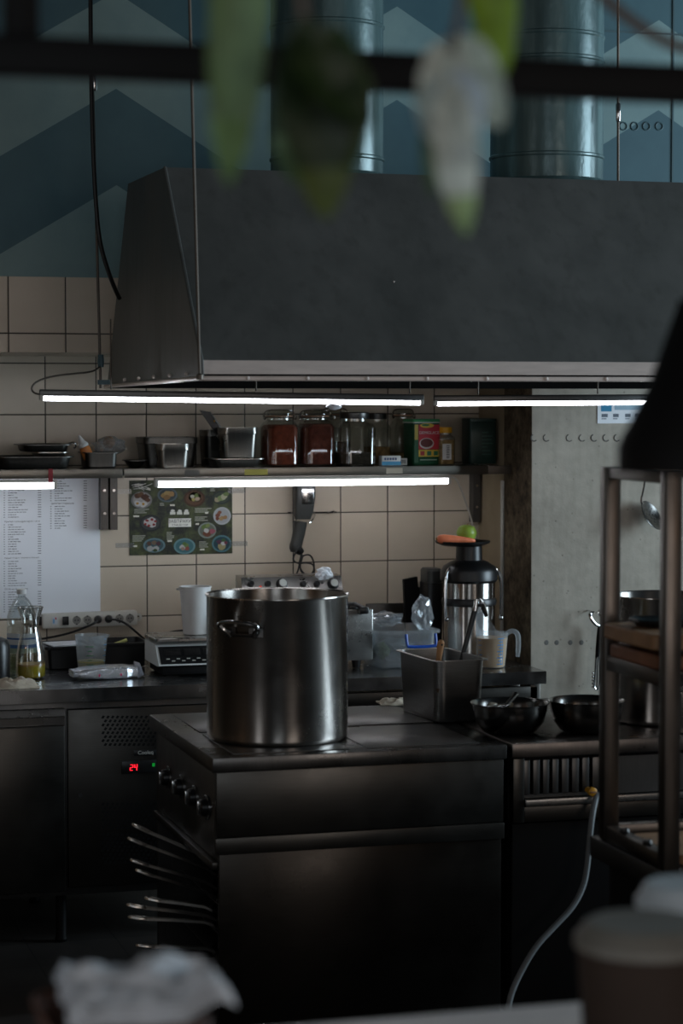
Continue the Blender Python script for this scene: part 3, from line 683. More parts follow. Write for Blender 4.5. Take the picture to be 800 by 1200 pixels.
# ------------------------------------------------------------------ things on the wall
a, b = PY(-70, 720, WALL), PY(117.5, 721.5, WALL); zt = ZSH - .036
o = thing('price_list_sheet', 'large white price list sheet on the tiles at the left', 'sheet', ((a.x + b.x) / 2, WALL - .001, b.z)); hw = (b.x - a.x) / 2; Hs = zt - b.z
part('board', MB().bx(-hw, hw, -.004, 0, 0, Hs, .001), M['paper'], o)
m = MB(); yy = -.0044
def loc_(px, py): q = PY(px, py, WALL); return q.x - o.location.x, q.z - b.z
def rows(px0, px1, py0, py1, pitch=2.84, price=True):
    y_ = py0
    while y_ <= py1:
        x_, z_ = loc_(px0, y_); h = .0026
        m.rect(x_ - .003, x_ + .002, z_ - h / 2, z_ + h / 2, yy, (120, 122, 126)); cx = px0 + 4.2; end = cx + random.uniform(5, 20)
        while cx < end:
            w_ = random.uniform(1.6, 4.5); u, _ = loc_(cx, y_); v, _ = loc_(min(cx + w_, px1 - 8), y_)
            if v > u: m.rect(u, v, z_ - h / 2, z_ + h / 2, yy, random.choice([(96, 98, 104), (120, 122, 128), (140, 142, 146)]))
            cx += w_ + .7
        u, _ = loc_(px1 - 4, y_); v, _ = loc_(px1, y_); m.rect(u, v, z_ - h / 2, z_ + h / 2, yy, (120, 122, 128)); y_ += pitch
for q_ in ((5, 48, 572, 607), (5, 48, 615, 650), (5, 48, 658, 687), (5, 48, 694, 719), (59.5, 101.5, 564, 587), (59.5, 101.5, 593.5, 620), (-45, -5, 565, 700)):
    m = MB(); rows(*q_); part('printed_rows', m, M['print'], o, fix=False)
M['ink'] = plain('black_ink', (34, 34, 38), .7)
for s, px, py in (('Крылья с молодым картофелем', 5, 611.3), ('Куриное бедро с томатом и сливками', 5, 654), ('Стейк из свиной шеи', 5, 690.5), ('Цыплёнок Корнишон', 59.5, 590), ('Салаты', 66, 561)):
    x_, z_ = loc_(px, py); text('printed_heading', s, .0068 if len(s) > 30 else .0083, M['ink'], o, (x_, yy - .0003, z_), align='LEFT', extrude=.0001)
# poster
a, b = PY(151.5, 650.5, WALL), PY(272, 648.5, WALL); zt = PY(212, 562.5, WALL).z
o = thing('picture_poster', 'dark green poster printed with breakfast dishes', 'poster', ((a.x + b.x) / 2, WALL - .001, b.z)); hw = (b.x - a.x) / 2; Hs = zt - b.z
t = NT('dark_leafy_print'); t.set(Base_Color=t.mix(t.ramp(t.noise(16, detail=6, rough=.7), .42, .72), lin((26, 29, 25)), lin((84, 92, 48))), Roughness=.65)
part('poster_sheet', MB().bx(-hw, hw, -.0012, 0, 0, Hs), t.m, o)
m = MB(); yy = -.0016
def pl(px, py): q = PY(px, py, WALL); return q.x - o.location.x, q.z - b.z
k = mpp(a)
def dish(px, py, rx, ry, rim, inner, bits, jit=0.02):
    ds = lambda q: tuple(.78 * (x_ * .72 + sum(q) / 3 * .28) for x_ in q)
    rim, inner, bits = ds(rim), ds(inner), [(b_[0], b_[1], b_[2], ds(b_[3])) for b_ in bits]
    c = pl(px, py); m.disc(c, rx * k, ry * k, yy, 28, rim); m.disc(c, rx * .82 * k, ry * .8 * k, yy - .0002, 28, inner)
    for i, (dx, dy, r, col) in enumerate(bits): m.disc((c[0] + dx * k, c[1] - dy * k), r * k, r * .8 * k, yy - .0004 - i * .00006, 9, col, .25)
dish(165.7, 586, 12.5, 10, (150, 148, 146), (196, 190, 184), [(-5, -5, 4, (110, 66, 40)), (-1, -6, 4, (134, 84, 48)), (4, -4, 4.5, (100, 56, 36)), (7, 0, 3, (120, 70, 44)), (-5, 4, 4.2, (236, 232, 226)), (2, 5, 4.2, (236, 232, 226)), (-5, 4, 1.9, (230, 160, 40)), (2, 4.6, 1.9, (230, 160, 40))])
dish(196, 580, 12, 8.5, (98, 120, 128), (66, 82, 88), [(-4, 0, 4, (190, 146, 70)), (0, -2, 4, (206, 166, 84)), (-1, 3, 4, (170, 122, 60)), (5, -1, 3.6, (206, 150, 78))])
dish(227.5, 584, 13, 10, (96, 62, 40), (120, 78, 50), []); dish(228, 582.5, 9, 7, (196, 180, 150), (178, 186, 140), [(-3, -1, 3, (220, 214, 190)), (2, -2, 3, (130, 156, 70)), (3, 2, 3, (226, 190, 160)), (-2, 3, 2.4, (220, 200, 90))])
dish(259, 583, 11, 8, (60, 74, 66), (76, 92, 74), [(-5, 3, 4, (190, 176, 130)), (-1, 1, 4, (150, 178, 96)), (3, -1, 4, (206, 206, 160)), (6, -4, 3.2, (130, 160, 80))])
dish(176, 613, 13, 10, (56, 58, 60), (82, 84, 84), [(0, -1, 8, (228, 224, 222)), (-4, -3, 2, (190, 40, 44)), (2, -4, 2, (196, 50, 50)), (4, 2, 2, (180, 40, 40)), (-2, 3, 2, (190, 46, 46)), (6, -2, 1.8, (190, 46, 46)), (-6, 1, 1.8, (190, 46, 46))])
dish(260, 604.5, 10.8, 10.5, (206, 210, 212), (190, 194, 196), [(-5, -1, 3.2, (166, 80, 50)), (-3, -4, 2.6, (176, 96, 56)), (-1, 3, 3.2, (206, 160, 90)), (3, 2, 3, (200, 140, 80)), (-6, 3, 2.6, (150, 70, 44))])
dish(242.5, 621.5, 11, 9.5, (150, 166, 150), (120, 130, 110), [(0, 4, 5, (150, 76, 46)), (-3, -4, 3.6, (116, 150, 60)), (1, -6, 3, (150, 176, 80)), (-1, 0, 3.4, (226, 222, 214)), (6, 1, 3.6, (206, 90, 110))])
dish(180.5, 639, 13.2, 8.5, (112, 160, 172), (72, 110, 120), [(-6, -2, 3, (120, 80, 60)), (0, -3, 3, (150, 120, 90)), (5, -2, 3, (110, 60, 70)), (-5, 4, 4, (200, 200, 196)), (2, 4, 4.4, (206, 206, 200)), (1, 6, 2.5, (70, 100, 50))])
dish(216, 640, 13, 9.5, (110, 176, 184), (70, 140, 152), [(-2, 1, 4, (220, 220, 210)), (2, -1, 3.6, (130, 170, 80)), (3, 3, 3, (190, 90, 70)), (-2, 3, 2.6, (196, 150, 130)), (0, -3, 2.6, (110, 150, 60))])
dish(259.5, 637, 12, 10.2, (84, 150, 162), (40, 90, 104), [(0, 3, 5.5, (196, 180, 110)), (-3, -2, 3.4, (110, 60, 90)), (2, -4, 3, (80, 120, 60)), (2, 0, 3.2, (226, 224, 220)), (5, -1, 2.6, (150, 60, 80))])
x0, z1 = pl(197.3, 607.7); x1, z0 = pl(223.7, 617.2); m.rect(x0, x1, z0, z1, yy - .0006, (224, 224, 216))
for px, py, n, w_ in ((157, 597, 3, 18), (156, 605, 1, 7), (155, 628, 4, 16), (156, 640, 1, 7), (195, 624, 5, 10), (196, 634, 1, 6), (187, 590, 2, 8), (199, 592, 1, 6), (228, 596, 3, 20), (240, 601, 1, 6), (228, 606, 3, 18), (229, 614, 1, 6), (233, 635, 4, 12), (234, 644, 1, 6), (246, 573, 2, 8), (158, 568, 1, 14), (172, 573, 1, 6)):
    for i in range(n):
        x_, z_ = pl(px, py + i * 2.0); hgt = .0032 if n > 1 else .006; ww = w_ * k * random.uniform(.6, 1)
        m.rect(x_, x_ + ww, z_ - hgt / 2, z_ + hgt / 2, yy, (150, 152, 140) if n > 1 else (206, 204, 190))
for i in range(3):
    x_, z_ = pl(199 + i * 8, 600); m.rect(x_, x_ + 6.4 * k, z_ - 3 * k, z_ + .2 * k, yy, (206, 206, 196)); m.disc((x_ + 3.2 * k, z_ + 1.4 * k), 2.4 * k, 1.7 * k, yy - .0002, 8, (206, 206, 196), .2)
for i in range(9):
    q0_, q1_ = pl(154 + i * 1.1, 569 + (i % 3) * 2.2), pl(163 + i * 1.9, 567 + (i % 4) * 2.6); m.add([(q0_[0], yy - .001, q0_[1]), (q0_[0], yy - .001, q0_[1] + .0022), (q1_[0], yy - .001, q1_[1] + .0022), (q1_[0], yy - .001, q1_[1])], [(0, 1, 2, 3)], (214, 212, 204))
part('printed_dishes', m, M['print_glossy'], o, fix=False)
x_, z_ = pl(210.5, 610.8); text('printed_title', 'ЗАВТРАКИ', 5.4 * k, M['ink'], o, (x_, yy - .0012, z_), extrude=.0001)
x_, z_ = pl(210.5, 615.2); text('printed_hours', 'С 9:00 ДО 12:00', 2.7 * k, M['ink'], o, (x_, yy - .0012, z_), extrude=.0001)
for px, py in ((143, 576), (277, 575), (146, 639), (279, 637)):
    c = PY(px, py, WALL); m = MB(); m.rect(c.x - .035, c.x + .035, c.z - .009, c.z + .009, WALL - .0028)
    part('clear_tape', m, M['film'], o, world=o.location, fix=False)
# notice on the pillar
a, b = PY(699.5, 497, PIL), PY(765, 496, PIL); zt = PY(730, 468, PIL).z
o = thing('notice_card', 'white notice with a blue square taped on the concrete pillar', 'notice', ((a.x + b.x) / 2, PIL - .001, b.z)); hw = (b.x - a.x) / 2; Hs = zt - b.z
part('card', MB().bx(-hw, hw, -.002, 0, 0, Hs), M['paper'], o)
m = MB(); m.rect(-hw * .88, -hw * .5, Hs * .5, Hs * .98, -.0024, (40, 130, 170)); m.rect(-hw * .4, hw * .9, Hs * .56, Hs * .95, -.0024, (150, 176, 192))
for i, (u, w_) in enumerate(((-.86, .22), (-.45, .2), (-.02, .2), (.34, .2))): m.rect(hw * u, hw * (u + w_), Hs * .26, Hs * .4, -.0024, (96, 104, 116)); m.rect(hw * u, hw * (u + w_ * .8), Hs * .17, Hs * .22, -.0024, (140, 146, 156))
part('printed_signs', m, M['print'], o, fix=False)
# hand blender on its hook
Yb = 8.03; c = PY(355, 612, Yb); k = mpp(c)
o = thing('hand_blender', 'grey hand blender motor unit hanging upside down on the tiles', 'blender', c)
def bp(px, py, dy=0): q = PY(px, py, Yb); return (q.x - c.x, dy, q.z - c.z)
m = MB(); a0, a1 = bp(344, 614), bp(367, 567); hwb = (a1[0] - a0[0]) / 2
m.loft([(hwb * .78, .024, .012, bp(0, 614)[2], bp(353.5, 614)[0], 0), (hwb * .9, .028, .012, bp(0, 606)[2], bp(355, 606)[0], 0), (hwb, .032, .014, bp(0, 590)[2], bp(356, 590)[0], 0), (hwb, .032, .014, bp(0, 572)[2], bp(356.3, 572)[0], 0), (hwb * .85, .028, .012, bp(0, 568)[2], bp(356.3, 568)[0], 0)])
part('motor_body', m, M['dark_grey'], o)
m = MB(); u0, u1 = bp(351, 590.5), bp(365, 570.5); m.bx(u0[0], u1[0], -.0335, -.030, u0[2], u1[2], .001); part('silver_plate', m, M['chrome'], o)
m = MB(); m.tube([bp(352, 611), bp(350.5, 622), bp(348, 634), bp(346, 641), bp(347, 645)], [.026, .024, .023, .024, .022], 14, smooth=1)
part('grip', m, M['dark_grey'], o); m = MB(); m.tube([bp(346, 640), bp(350, 645), bp(354, 648)], [.022, .018, .012], 12); part('end_cap', m, M['black'], o)
m = MB(); m.tube([bp(354, 647, -.005), bp(351, 639, -.02), bp(344, 647, -.022), bp(341, 656, -.02), bp(347, 660, -.02), bp(358, 659, -.02), bp(366, 661, -.02), bp(367, 672, -.02), bp(360, 675, -.015), bp(352, 670, -.02), bp(348, 660, -.02), bp(352, 651, -.02), bp(361, 649, -.02), bp(366, 656, -.015), bp(367, 668, -.015), bp(362, 675, -.01), bp(353, 672, -.01), bp(350, 663, -.01), bp(354, 652, -.01), bp(352, 648, -.01), bp(349, 668, -.008), bp(345, 675, -.008)], .0034, 6, smooth=2)
part('cord', m, M['cable_black'], o)
o = thing('wall_hook', 'bent wire hook rail carrying the hand blender', 'hook', PY(340, 601, WALL)); Lc = o.location
m = MB(); w = lambda px, py, Y: PY(px, py, Y)
m.tube([w(337, 600.5, 8.085), w(394, 600, 8.085)], .0022, 6); m.tube([w(384, 601, 8.08), w(391, 598.5, 8.06), w(391, 600, 8.085)], .003, 6)
for pts in ([(341, 600, 8.085), (344, 604, 8.02), (348, 612, 7.985), (351, 611, 7.98)], [(368, 601, 8.085), (369, 604, 8.02), (366, 610, 7.985), (362, 613, 7.98)]): m.tube([w(*p) for p in pts], .0028, 6, smooth=1)
part('wire', m, M['chrome'], o, world=Lc)
part('mount', MB().bx(w(352, 600, 8.09).x, w(360, 600, 8.09).x, 8.075, 8.098, w(355, 604, 8.09).z, w(355, 597, 8.09).z, .002), M['steel_dark'], o, world=Lc)
# ------------------------------------------------------------------ worktop and the cold cabinets under it
YF = 7.22
xw0, xw1 = PY(-330, 805, YF).x, PY(640, 790, YF).x
wt = thing('worktop', 'long steel worktop along the tiled wall', 'worktop', ((xw0 + xw1) / 2, YF, ZC - .045)); Lc = wt.location
m = MB(); m.prism([(YF, ZC), (YF, ZC - .044), (YF + .004, ZC - .044), (YF + .004, ZC - .004), (WALL - .003, ZC - .004), (WALL - .003, ZC)], 'x', xw0, xw1)
part('top_sheet', m, M['steel_top'], wt, world=Lc)
m = MB(); zz = PY(450, 707, WALL - .01).z; m.bx(PY(428, 720, WALL).x, PY(474, 720, WALL).x, WALL - .012, WALL - .003, ZC + .001, zz, .002)
part('backsplash', m, M['steel_dark'], wt, world=Lc)
m = MB(); m.bx(PY(410, 810, YF).x, xw1 - .02, YF + .03, YF + .05, ZC - .11, ZC - .055, .003); m.bx(xw1 - .05, xw1 - .01, YF + .03, YF + .07, .001, ZC - .046, .003); m.bx(xw1 - .05, xw1 - .01, PIL - .08, PIL - .04, .001, ZC - .046, .003)
m.bx(PY(410, 810, YF).x, xw1 - .02, YF + .05, PIL - .04, .25, .28, .003)
part('under_frame', m, M['steel_front'], wt, world=Lc)
YD = YF + .03; zb = PY(60, 1046, YD).z; ztop = ZC - .05
fr = thing('refrigerated_cabinet', 'dark refrigerated cabinet under the left of the worktop', 'cabinet', (PY(90, 1040, YD).x, YD, 0)); Lc = fr.location
xA, xB, xC, xD = PY(-130, 900, YD).x, PY(76, 900, YD).x, PY(80, 900, YD).x, PY(236, 900, YD).x
xE = PY(300, 900, YD).x
part('cabinet_body', MB().bx(xA, xE, YD + .03, WALL - .03, zb - .02, ztop, .004), M['steel_dark'], fr, world=Lc)
for x in (xA + .1, xB, xE - .05):
    for y in (YD + .1, WALL - .15): part('foot', MB().lathe([(.018, .001), (.022, .01), (.018, .02), (.018, zb - .021)], (x, y, 0), 14), M['black_matt'], fr, world=Lc)
zd0 = PY(40, 832, YD).z
d = part('door', MB().bx(xA, xB, YD, YD + .028, zb, PY(40, 852, YD).z, .004), M['steel_front'], fr, world=Lc)
m = MB(); z1, z2, z3 = zd0, PY(40, 840, YD).z, PY(40, 851, YD).z
m.prism([(YD + .028, z1), (YD - .004, z1), (YD - .012, z2), (YD + .012, z2 - .006), (YD + .014, z3), (YD + .028, z3)], 'x', xA, xB)
part('handle_lip', m, M['steel'], d, world=Lc)
mp_ = part('machine_panel', MB().bx(xC, xE, YD + .004, YD + .028, zb + .01, PY(150, 829, YD).z, .004), M['steel_front'], fr, world=Lc)
for y0, y1, x0, x1 in ((838, 876, 118, 186), (940, 974, 118, 186), (976, 1014, 118, 186)):
    m = MB()
    ny = int((y1 - y0) / 4.6); nx = int((x1 - x0) / 5.6)
    for j in range(ny):
        for i in range(nx):
            c = PY(x0 + 3 + i * 5.6 + (2.8 if j % 2 else 0), y0 + 2.5 + j * 4.6, YD); a = 2.1 * mpp(c)
            m.add([(c.x + dx * a, YD + .0035, c.z + dz * a) for dx, dz in ((-1.1, -.5), (.2, -.9), (1.1, .5), (-.2, .9))], [(0, 1, 2, 3)])
    part('vent_grille', m, M['black_matt'], mp_, world=Lc, fix=False)
a, b = PY(142, 907, YD), PY(184, 890, YD); ct = part('controller', MB().bx(a.x, b.x, YD - .004, YD + .003, a.z, b.z, .002), M['black'], mp_, world=Lc)
def seg7(m, ch, x, z, w, h, y, t):
    S = {'2': 'abged', '4': 'fgbc'}[ch]; sl = .12
    P = {'a': (0, h, w, h), 'b': (w, h / 2, w, h), 'c': (w, 0, w, h / 2), 'd': (0, 0, w, 0), 'e': (0, 0, 0, h / 2), 'f': (0, h / 2, 0, h), 'g': (0, h / 2, w, h / 2)}
    for s in S:
        x0, z0, x1, z1 = P[s]; m.bx(x + x0 - t + z0 * sl, x + x1 + t + z1 * sl, y - .001, y, z + z0 - t, z + z1 + t)
m = MB(); c = PY(152, 902.5, YD); k = mpp(c); seg7(m, '2', c.x, c.z, 2.8 * k, 6.4 * k, YD - .0045, .35 * k); seg7(m, '4', c.x + 5 * k, c.z, 2.8 * k, 6.4 * k, YD - .0045, .35 * k)
part('red_digits', m, M['red_led'], ct, 'glowing red 24', world=Lc)
c = PY(179.5, 896, YD); part('green_lamp', MB().bx(c.x - 1.6 * k, c.x + 1.6 * k, YD - .006, YD - .0041, c.z - 2 * k, c.z + 2 * k), M['green_led'], ct, world=Lc)
a, b = PY(157, 886, YD), PY(184, 878.5, YD); pl_ = part('badge', MB().bx(a.x, b.x, YD, YD + .0035, a.z, b.z, .001), M['black'], mp_, world=Lc)
text('badge_lettering', 'Cooleq', 6.2 * k, M['off_white'], mp_, ((a.x + b.x) / 2 - Lc.x, -.0008, (a.z + b.z) / 2 - Lc.z + .001))
c = PY(94, 932, YD); part('lock', MB().lathe([(.007, 0), (.007, .006), (0, .006)], seg=12, mat=Matrix.Translation((c.x, YD + .004, c.z)) @ Matrix.Rotation(R(90), 4, 'X')), M['steel_dark'], mp_, world=Lc)

# ------------------------------------------------------------------ things on the worktop
def C(px, Y): return on(px, Y, ZC)
EC = ZC + .001
# black canister at the frame's edge
p = C(-6, 7.5); k = mpp(p); h = PY(-6, 746, 7.5).z - EC
o = thing('black_canister', 'round black pot cut off at the left edge of the worktop', 'pot', (p.x, 7.5, EC))
part('body', MB().lathe([(0, 0), (16 * k, .002), (18 * k, .012), (18 * k, h * .8), (15 * k, h * .93), (9 * k, h * .98), (0, h)], seg=32), M['black'], o)
part('lid_knob', MB().lathe([(.008, h - .002), (.014, h + .01), (.01, h + .018), (0, h + .02)], seg=16), M['black'], o)
# plastic bottle
p = C(26, 7.68); k = mpp(p); z = lambda py: PY(26, py, 7.68).z - EC; r = 17.5 * k
o = thing('plastic_bottle', 'clear plastic water bottle standing behind the glass carafe', 'bottle', (p.x, 7.68, EC))
part('bottle_body', MB().lathe([(0, 0), (r * .8, .001), (r, .008), (r, z(735)), (r * .95, z(733)), (r, z(730)), (r * .98, z(722)), (r * .8, z(712)), (r * .5, z(703)), (r * .26, z(699)), (r * .26, z(695))], seg=32), M['glass'], o)
part('water', MB().lathe([(0, .003), (r * .78, .004), (r * .96, .01), (r * .96, z(768)), (0, z(768))], seg=32), clear('tinted_water', (196, 206, 180), .1, .3, .05, .3, (150, 160, 120)), o)
part('cap', MB().lathe([(r * .31, z(696)), (r * .33, z(695)), (r * .33, z(690.5)), (r * .28, z(690)), (0, z(690))], seg=24), M['white'], o)
m = MB(); n = 24
for i in range(n):
    a0, a1 = [-math.pi + math.pi * j / n for j in (i, i + 1)]
    for y0, y1, c in ((758, 754, (70, 110, 160)), (754, 748, (206, 212, 216)), (748, 746, (64, 104, 156)), (746, 741, (200, 208, 214)), (764, 758, (150, 170, 150))):
        m.add([((r + .0006) * math.cos(a), (r + .0006) * math.sin(a), zz) for a, zz in ((a0, z(y0)), (a1, z(y0)), (a1, z(y1)), (a0, z(y1)))], [(0, 1, 2, 3)], c)
part('label_band', m, M['print_glossy'], o, 'white and blue paper band', fix=False)
# carafe
p = PZ(36, 795, ZC); p.z = EC; k = mpp(p); z = lambda py: PY(36, py, p.y).z - EC
o = thing('glass_carafe', 'wide-mouthed glass carafe a quarter full of yellow juice', 'carafe', p)
part('glass_body', MB().lathe([(0, 0), (15 * k, .001), (17.3 * k, .007), (17.3 * k, z(778)), (16.5 * k, z(765)), (13 * k, z(748)), (10.5 * k, z(738)), (10 * k, z(732)), (11 * k, z(724)), (15.3 * k, z(711.5))], seg=40), M['glass_carafe'], o)
part('juice', MB().lathe([(0, .003), (14.6 * k, .004), (16.8 * k, .009), (16.8 * k, z(778)), (0, z(778))], seg=40), plain('yellow_juice', (196, 180, 52), .25, var=.1), o)
part('pulp_ring', MB().lathe([(16.9 * k, z(779.5)), (16.95 * k, z(777.5)), (0, z(777))], seg=40), plain('juice_pulp', (206, 170, 96), .4), o)
part('rim', MB().lathe([(15.0 * k, z(712)), (15.6 * k, z(711.5)), (15.3 * k, z(711)), (14.9 * k, z(711.5))], seg=40), M['glass_carafe'], o)
# cloth by the carafe
def cloth_mb(hx, hy, h, seed, n=22):
    from mathutils import noise as mn
    m = MB(); vs = []; fs = []
    for layer in (1, 0):
        for j in range(n + 1):
            for i in range(n + 1):
                u, v = i / n * 2 - 1, j / n * 2 - 1; d = max(0, 1 - (abs(u) ** 2.6 + abs(v) ** 2.6)); e = 1 + .13 * mn.noise(Vector((u * 1.6, v * 1.6, seed)))
                z_ = h * (d ** .4) * (.65 + .5 * mn.noise(Vector((u * 2.2 + seed, v * 2.2, 0))) + .22 * mn.noise(Vector((u * 6, v * 6 + seed, 3)))) if layer else 0
                vs.append((u * hx * e, v * hy * e, max(z_, .004) if layer else 0))
    N = (n + 1) ** 2; q = lambda i, j: j * (n + 1) + i
    for j in range(n):
        for i in range(n): fs.append((q(i, j), q(i + 1, j), q(i + 1, j + 1), q(i, j + 1))); fs.append((N + q(i, j), N + q(i, j + 1), N + q(i + 1, j + 1), N + q(i + 1, j)))
    for i in range(n):
        for a_, b_ in ((q(i, 0), q(i + 1, 0)), (q(i + 1, n), q(i, n)), (q(0, i + 1), q(0, i)), (q(n, i), q(n, i + 1))): fs.append((b_, a_, N + a_, N + b_))
    return m.add(vs, fs)
p = PZ(14, 803, ZC); k = mpp(p)
solo('folded_cloth', cloth_mb(27 * k, .06, .034, 12), M['cloth'], 'beige cloth lying by the carafe at the worktop edge', 'cloth', (p.x, 7.32, EC), ang=60)
# black bins
for px0, px1, py, lab in ((53, 111, 757, 'black plastic bin behind the carafe'), (114, 176, 753, 'black plastic bin between the measuring jug and the scale')):
    Yb = 7.72; a, b = on(px0, Yb, ZC + .07), on(px1, Yb, ZC + .07); hw = (b.x - a.x) / 2; h = PY((px0 + px1) / 2, py, Yb).z - EC
    o = thing('storage_bin', lab, 'bin', ((a.x + b.x) / 2, Yb + .1, EC), 0, 'black bins on the worktop')
    part('bin_body', tray_mb(hw - .008, .094, h - .001, .015, .004, .92), M['black'], o); part('rim', MB().loft([(hw - .003, .099, .016, h - .014), (hw, .1, .016, h - .012), (hw, .1, .016, h - .003), (hw - .003, .099, .016, h - .002)], cap0=False, cap1=False), M['black'], o)
    if px0 < 60:
        q = MB().bx(-.06, .06, -.08, .05, h - .001, h + .004, .001, mat=Matrix.Translation((.005, -.01, 0)) @ Matrix.Rotation(R(8), 4, 'Z'))
        solo('paper_card', q, M['paper'], 'white card lying across the black bin behind the carafe', 'card', (o.location.x - .02, o.location.y - .03, EC + .002))
    else:
        a, b = PY(127, 757.5, Yb + .03), PY(150, 751, Yb + .03)
        solo('wooden_stick', MB().tube([a, b + Vector((0, .03, 0))], .006, 8), plain('pale_yellow_wood', (196, 190, 110), .5), 'pale yellow stick lying on the right black bin', 'stick', a, world=True)
# measuring jug (plastic beaker) with yellow liquid
def ticks(m, r0, r1, h, z0, z1, n, a, col, w=.3, lw=.0012):
    for i in range(n):
        zz = z0 + (z1 - z0) * i / (n - 1); r = r0 + (r1 - r0) * zz / h + .0008; ww = w * (1 if i % 2 == 0 else .6)
        for j in range(4):
            b0, b1 = a + ww * (j / 4 - .5), a + ww * ((j + 1) / 4 - .5)
            m.add([(r * math.cos(b0), r * math.sin(b0), zz - lw), (r * math.cos(b1), r * math.sin(b1), zz - lw), (r * math.cos(b1), r * math.sin(b1), zz + lw), (r * math.cos(b0), r * math.sin(b0), zz + lw)], [(0, 1, 2, 3)], col)
p = PZ(107, 787, ZC); p.z = EC; k = mpp(p); z = lambda py: PY(107, py, p.y).z - EC; h = z(744)
o = thing('measuring_jug', 'milky measuring beaker with pale yellow liquid behind the foil pack', 'jug', p)
r0, r1 = 15.6 * k, 18.8 * k
part('beaker', MB().lathe([(0, 0), (r0 * .93, .001), (r0, .006), (r1, h), (r1 * 1.02, h + .001), (r1 * .99, h + .001), (r0 * .97, .008), (0, .005)], seg=40), M['jug'], o)
part('liquid', MB().lathe([(0, .006), (r0 * .94, .009), (r0 * .97 + (r1 - r0) * .3, h * .3), (0, h * .3)], seg=40), plain('pale_yellow_liquid', (206, 190, 96), .3), o)
part('spout', MB().add([(r1 * .82, -.5 * r1, h), (r1 * 1.12, -.62 * r1, h + .005), (r1 * .55, -.84 * r1, h), (r1 * .7, -.6 * r1, h * .82)], [(0, 1, 3), (1, 2, 3)]), M['jug'], o, fix=False)
m = MB(); ticks(m, r0, r1, h, h * .22, h * .72, 5, R(-105), (30, 110, 60), .5); ticks(m, r0, r1, h, h * .15, h * .9, 6, R(-35), (40, 130, 190), .4)
part('printed_scale', m, M['print'], o, fix=False)
# foil pack
p = PZ(121, 795, ZC); p.z = EC; k = mpp(p); hw = 38 * k
from mathutils import noise as mn
m = MB(); secs = []
for i in range(13):
    f = i / 12 * 2 - 1; tap = 1 if abs(f) < .8 else .85
    secs.append((.05 * tap * (1 + .1 * mn.noise(Vector((f * 3, 0, 1)))), .021 * (1 - .35 * max(0, -f)) * tap * (1 + .15 * mn.noise(Vector((f * 4, 2, 1)))), .012, f * hw))
m.loft(secs, k=6, mat=Matrix.Rotation(R(90), 4, 'Y') @ Matrix.Rotation(R(90), 4, 'Z'))
m.v = [Vector((v.x, v.y, v.z + .024)) for v in m.v]; zmin = min(v.z for v in m.v); m.v = [Vector((v.x, v.y, v.z - zmin)) for v in m.v]
o = thing('foil_package', 'silver foil wrapped bar lying at the worktop edge', 'package', p, R(2))
part('wrapper', m, M['foil'], o, ang=20)
part('torn_end', MB().add([(hw, -.045, .0), (hw + .02, -.05, .012), (hw + .012, -.02, .05), (hw - .004, .0, .055), (hw, .03, .045), (hw + .018, .035, .02), (hw, .03, .0), (hw + .006, 0, .012)], [(0, 1, 7), (1, 2, 7), (2, 3, 7), (3, 4, 7), (4, 5, 7), (5, 6, 7)]), M['foil'], o, fix=False)
m = MB(); zz = max(v.z for v in m.v) if m.v else .03
for dx in (-.06, .015): m.rect(hw * .3 + dx, hw * .3 + dx + .005, .012, .02, -.0535, (190, 40, 90))
part('pink_print', m, M['print'], o, fix=False)
# power strip
M['well'] = plain('shaded_socket_plastic', (128, 126, 120), .6)
Yp = WALL - .045; a, b = PY(50, 728.5, Yp), PY(161, 724, Yp); hw = (b.x - a.x) / 2
o = thing('power_strip', 'white six-socket power strip fixed under the price list', 'power strip', ((a.x + b.x) / 2, Yp, (a.z + b.z) / 2)); o.rotation_euler = (0, -math.atan2(b.z - a.z, b.x - a.x), 0)
k = mpp(a); hz = 8.6 * k
part('strip_body', MB().box((0, .02, 0), (2 * hw, .042, 2 * hz), .005), M['off_white'], o)
part('mounting_ear', MB().lathe([(.014, -.002), (.014, .004), (.006, .004), (.006, -.002)], seg=18, mat=Matrix.Translation((hw + .008, .03, 0)) @ Matrix.Rotation(R(90), 4, 'X')), M['off_white'], o)
part('mounting_ear', MB().bx(-hw - .02, -hw + .002, .02, .036, -hz * .6, hz * .6, .003), M['black'], o)
MX = lambda x, y=0: Matrix.Translation((x, y, 0)) @ Matrix.Rotation(R(90), 4, 'X')
sx = lambda px: (px - 105.5) / 55.5 * hw
m = MB(); m.rect(sx(61), sx(67), -hz * .45, hz * .55, -.0015, (186, 190, 196)); m.rect(sx(64.5), sx(66), hz * .2, hz * .5, -.0018, (200, 60, 60)); m.rect(sx(62), sx(63.5), -hz * .3, hz * .3, -.0018, (90, 150, 190)); part('printed_mark', m, M['print'], o, fix=False)
sw = part('switch', MB().box((sx(76.5), -.003, 0), (7.2 * k, .008, 10 * k), .0015), M['black'], o)
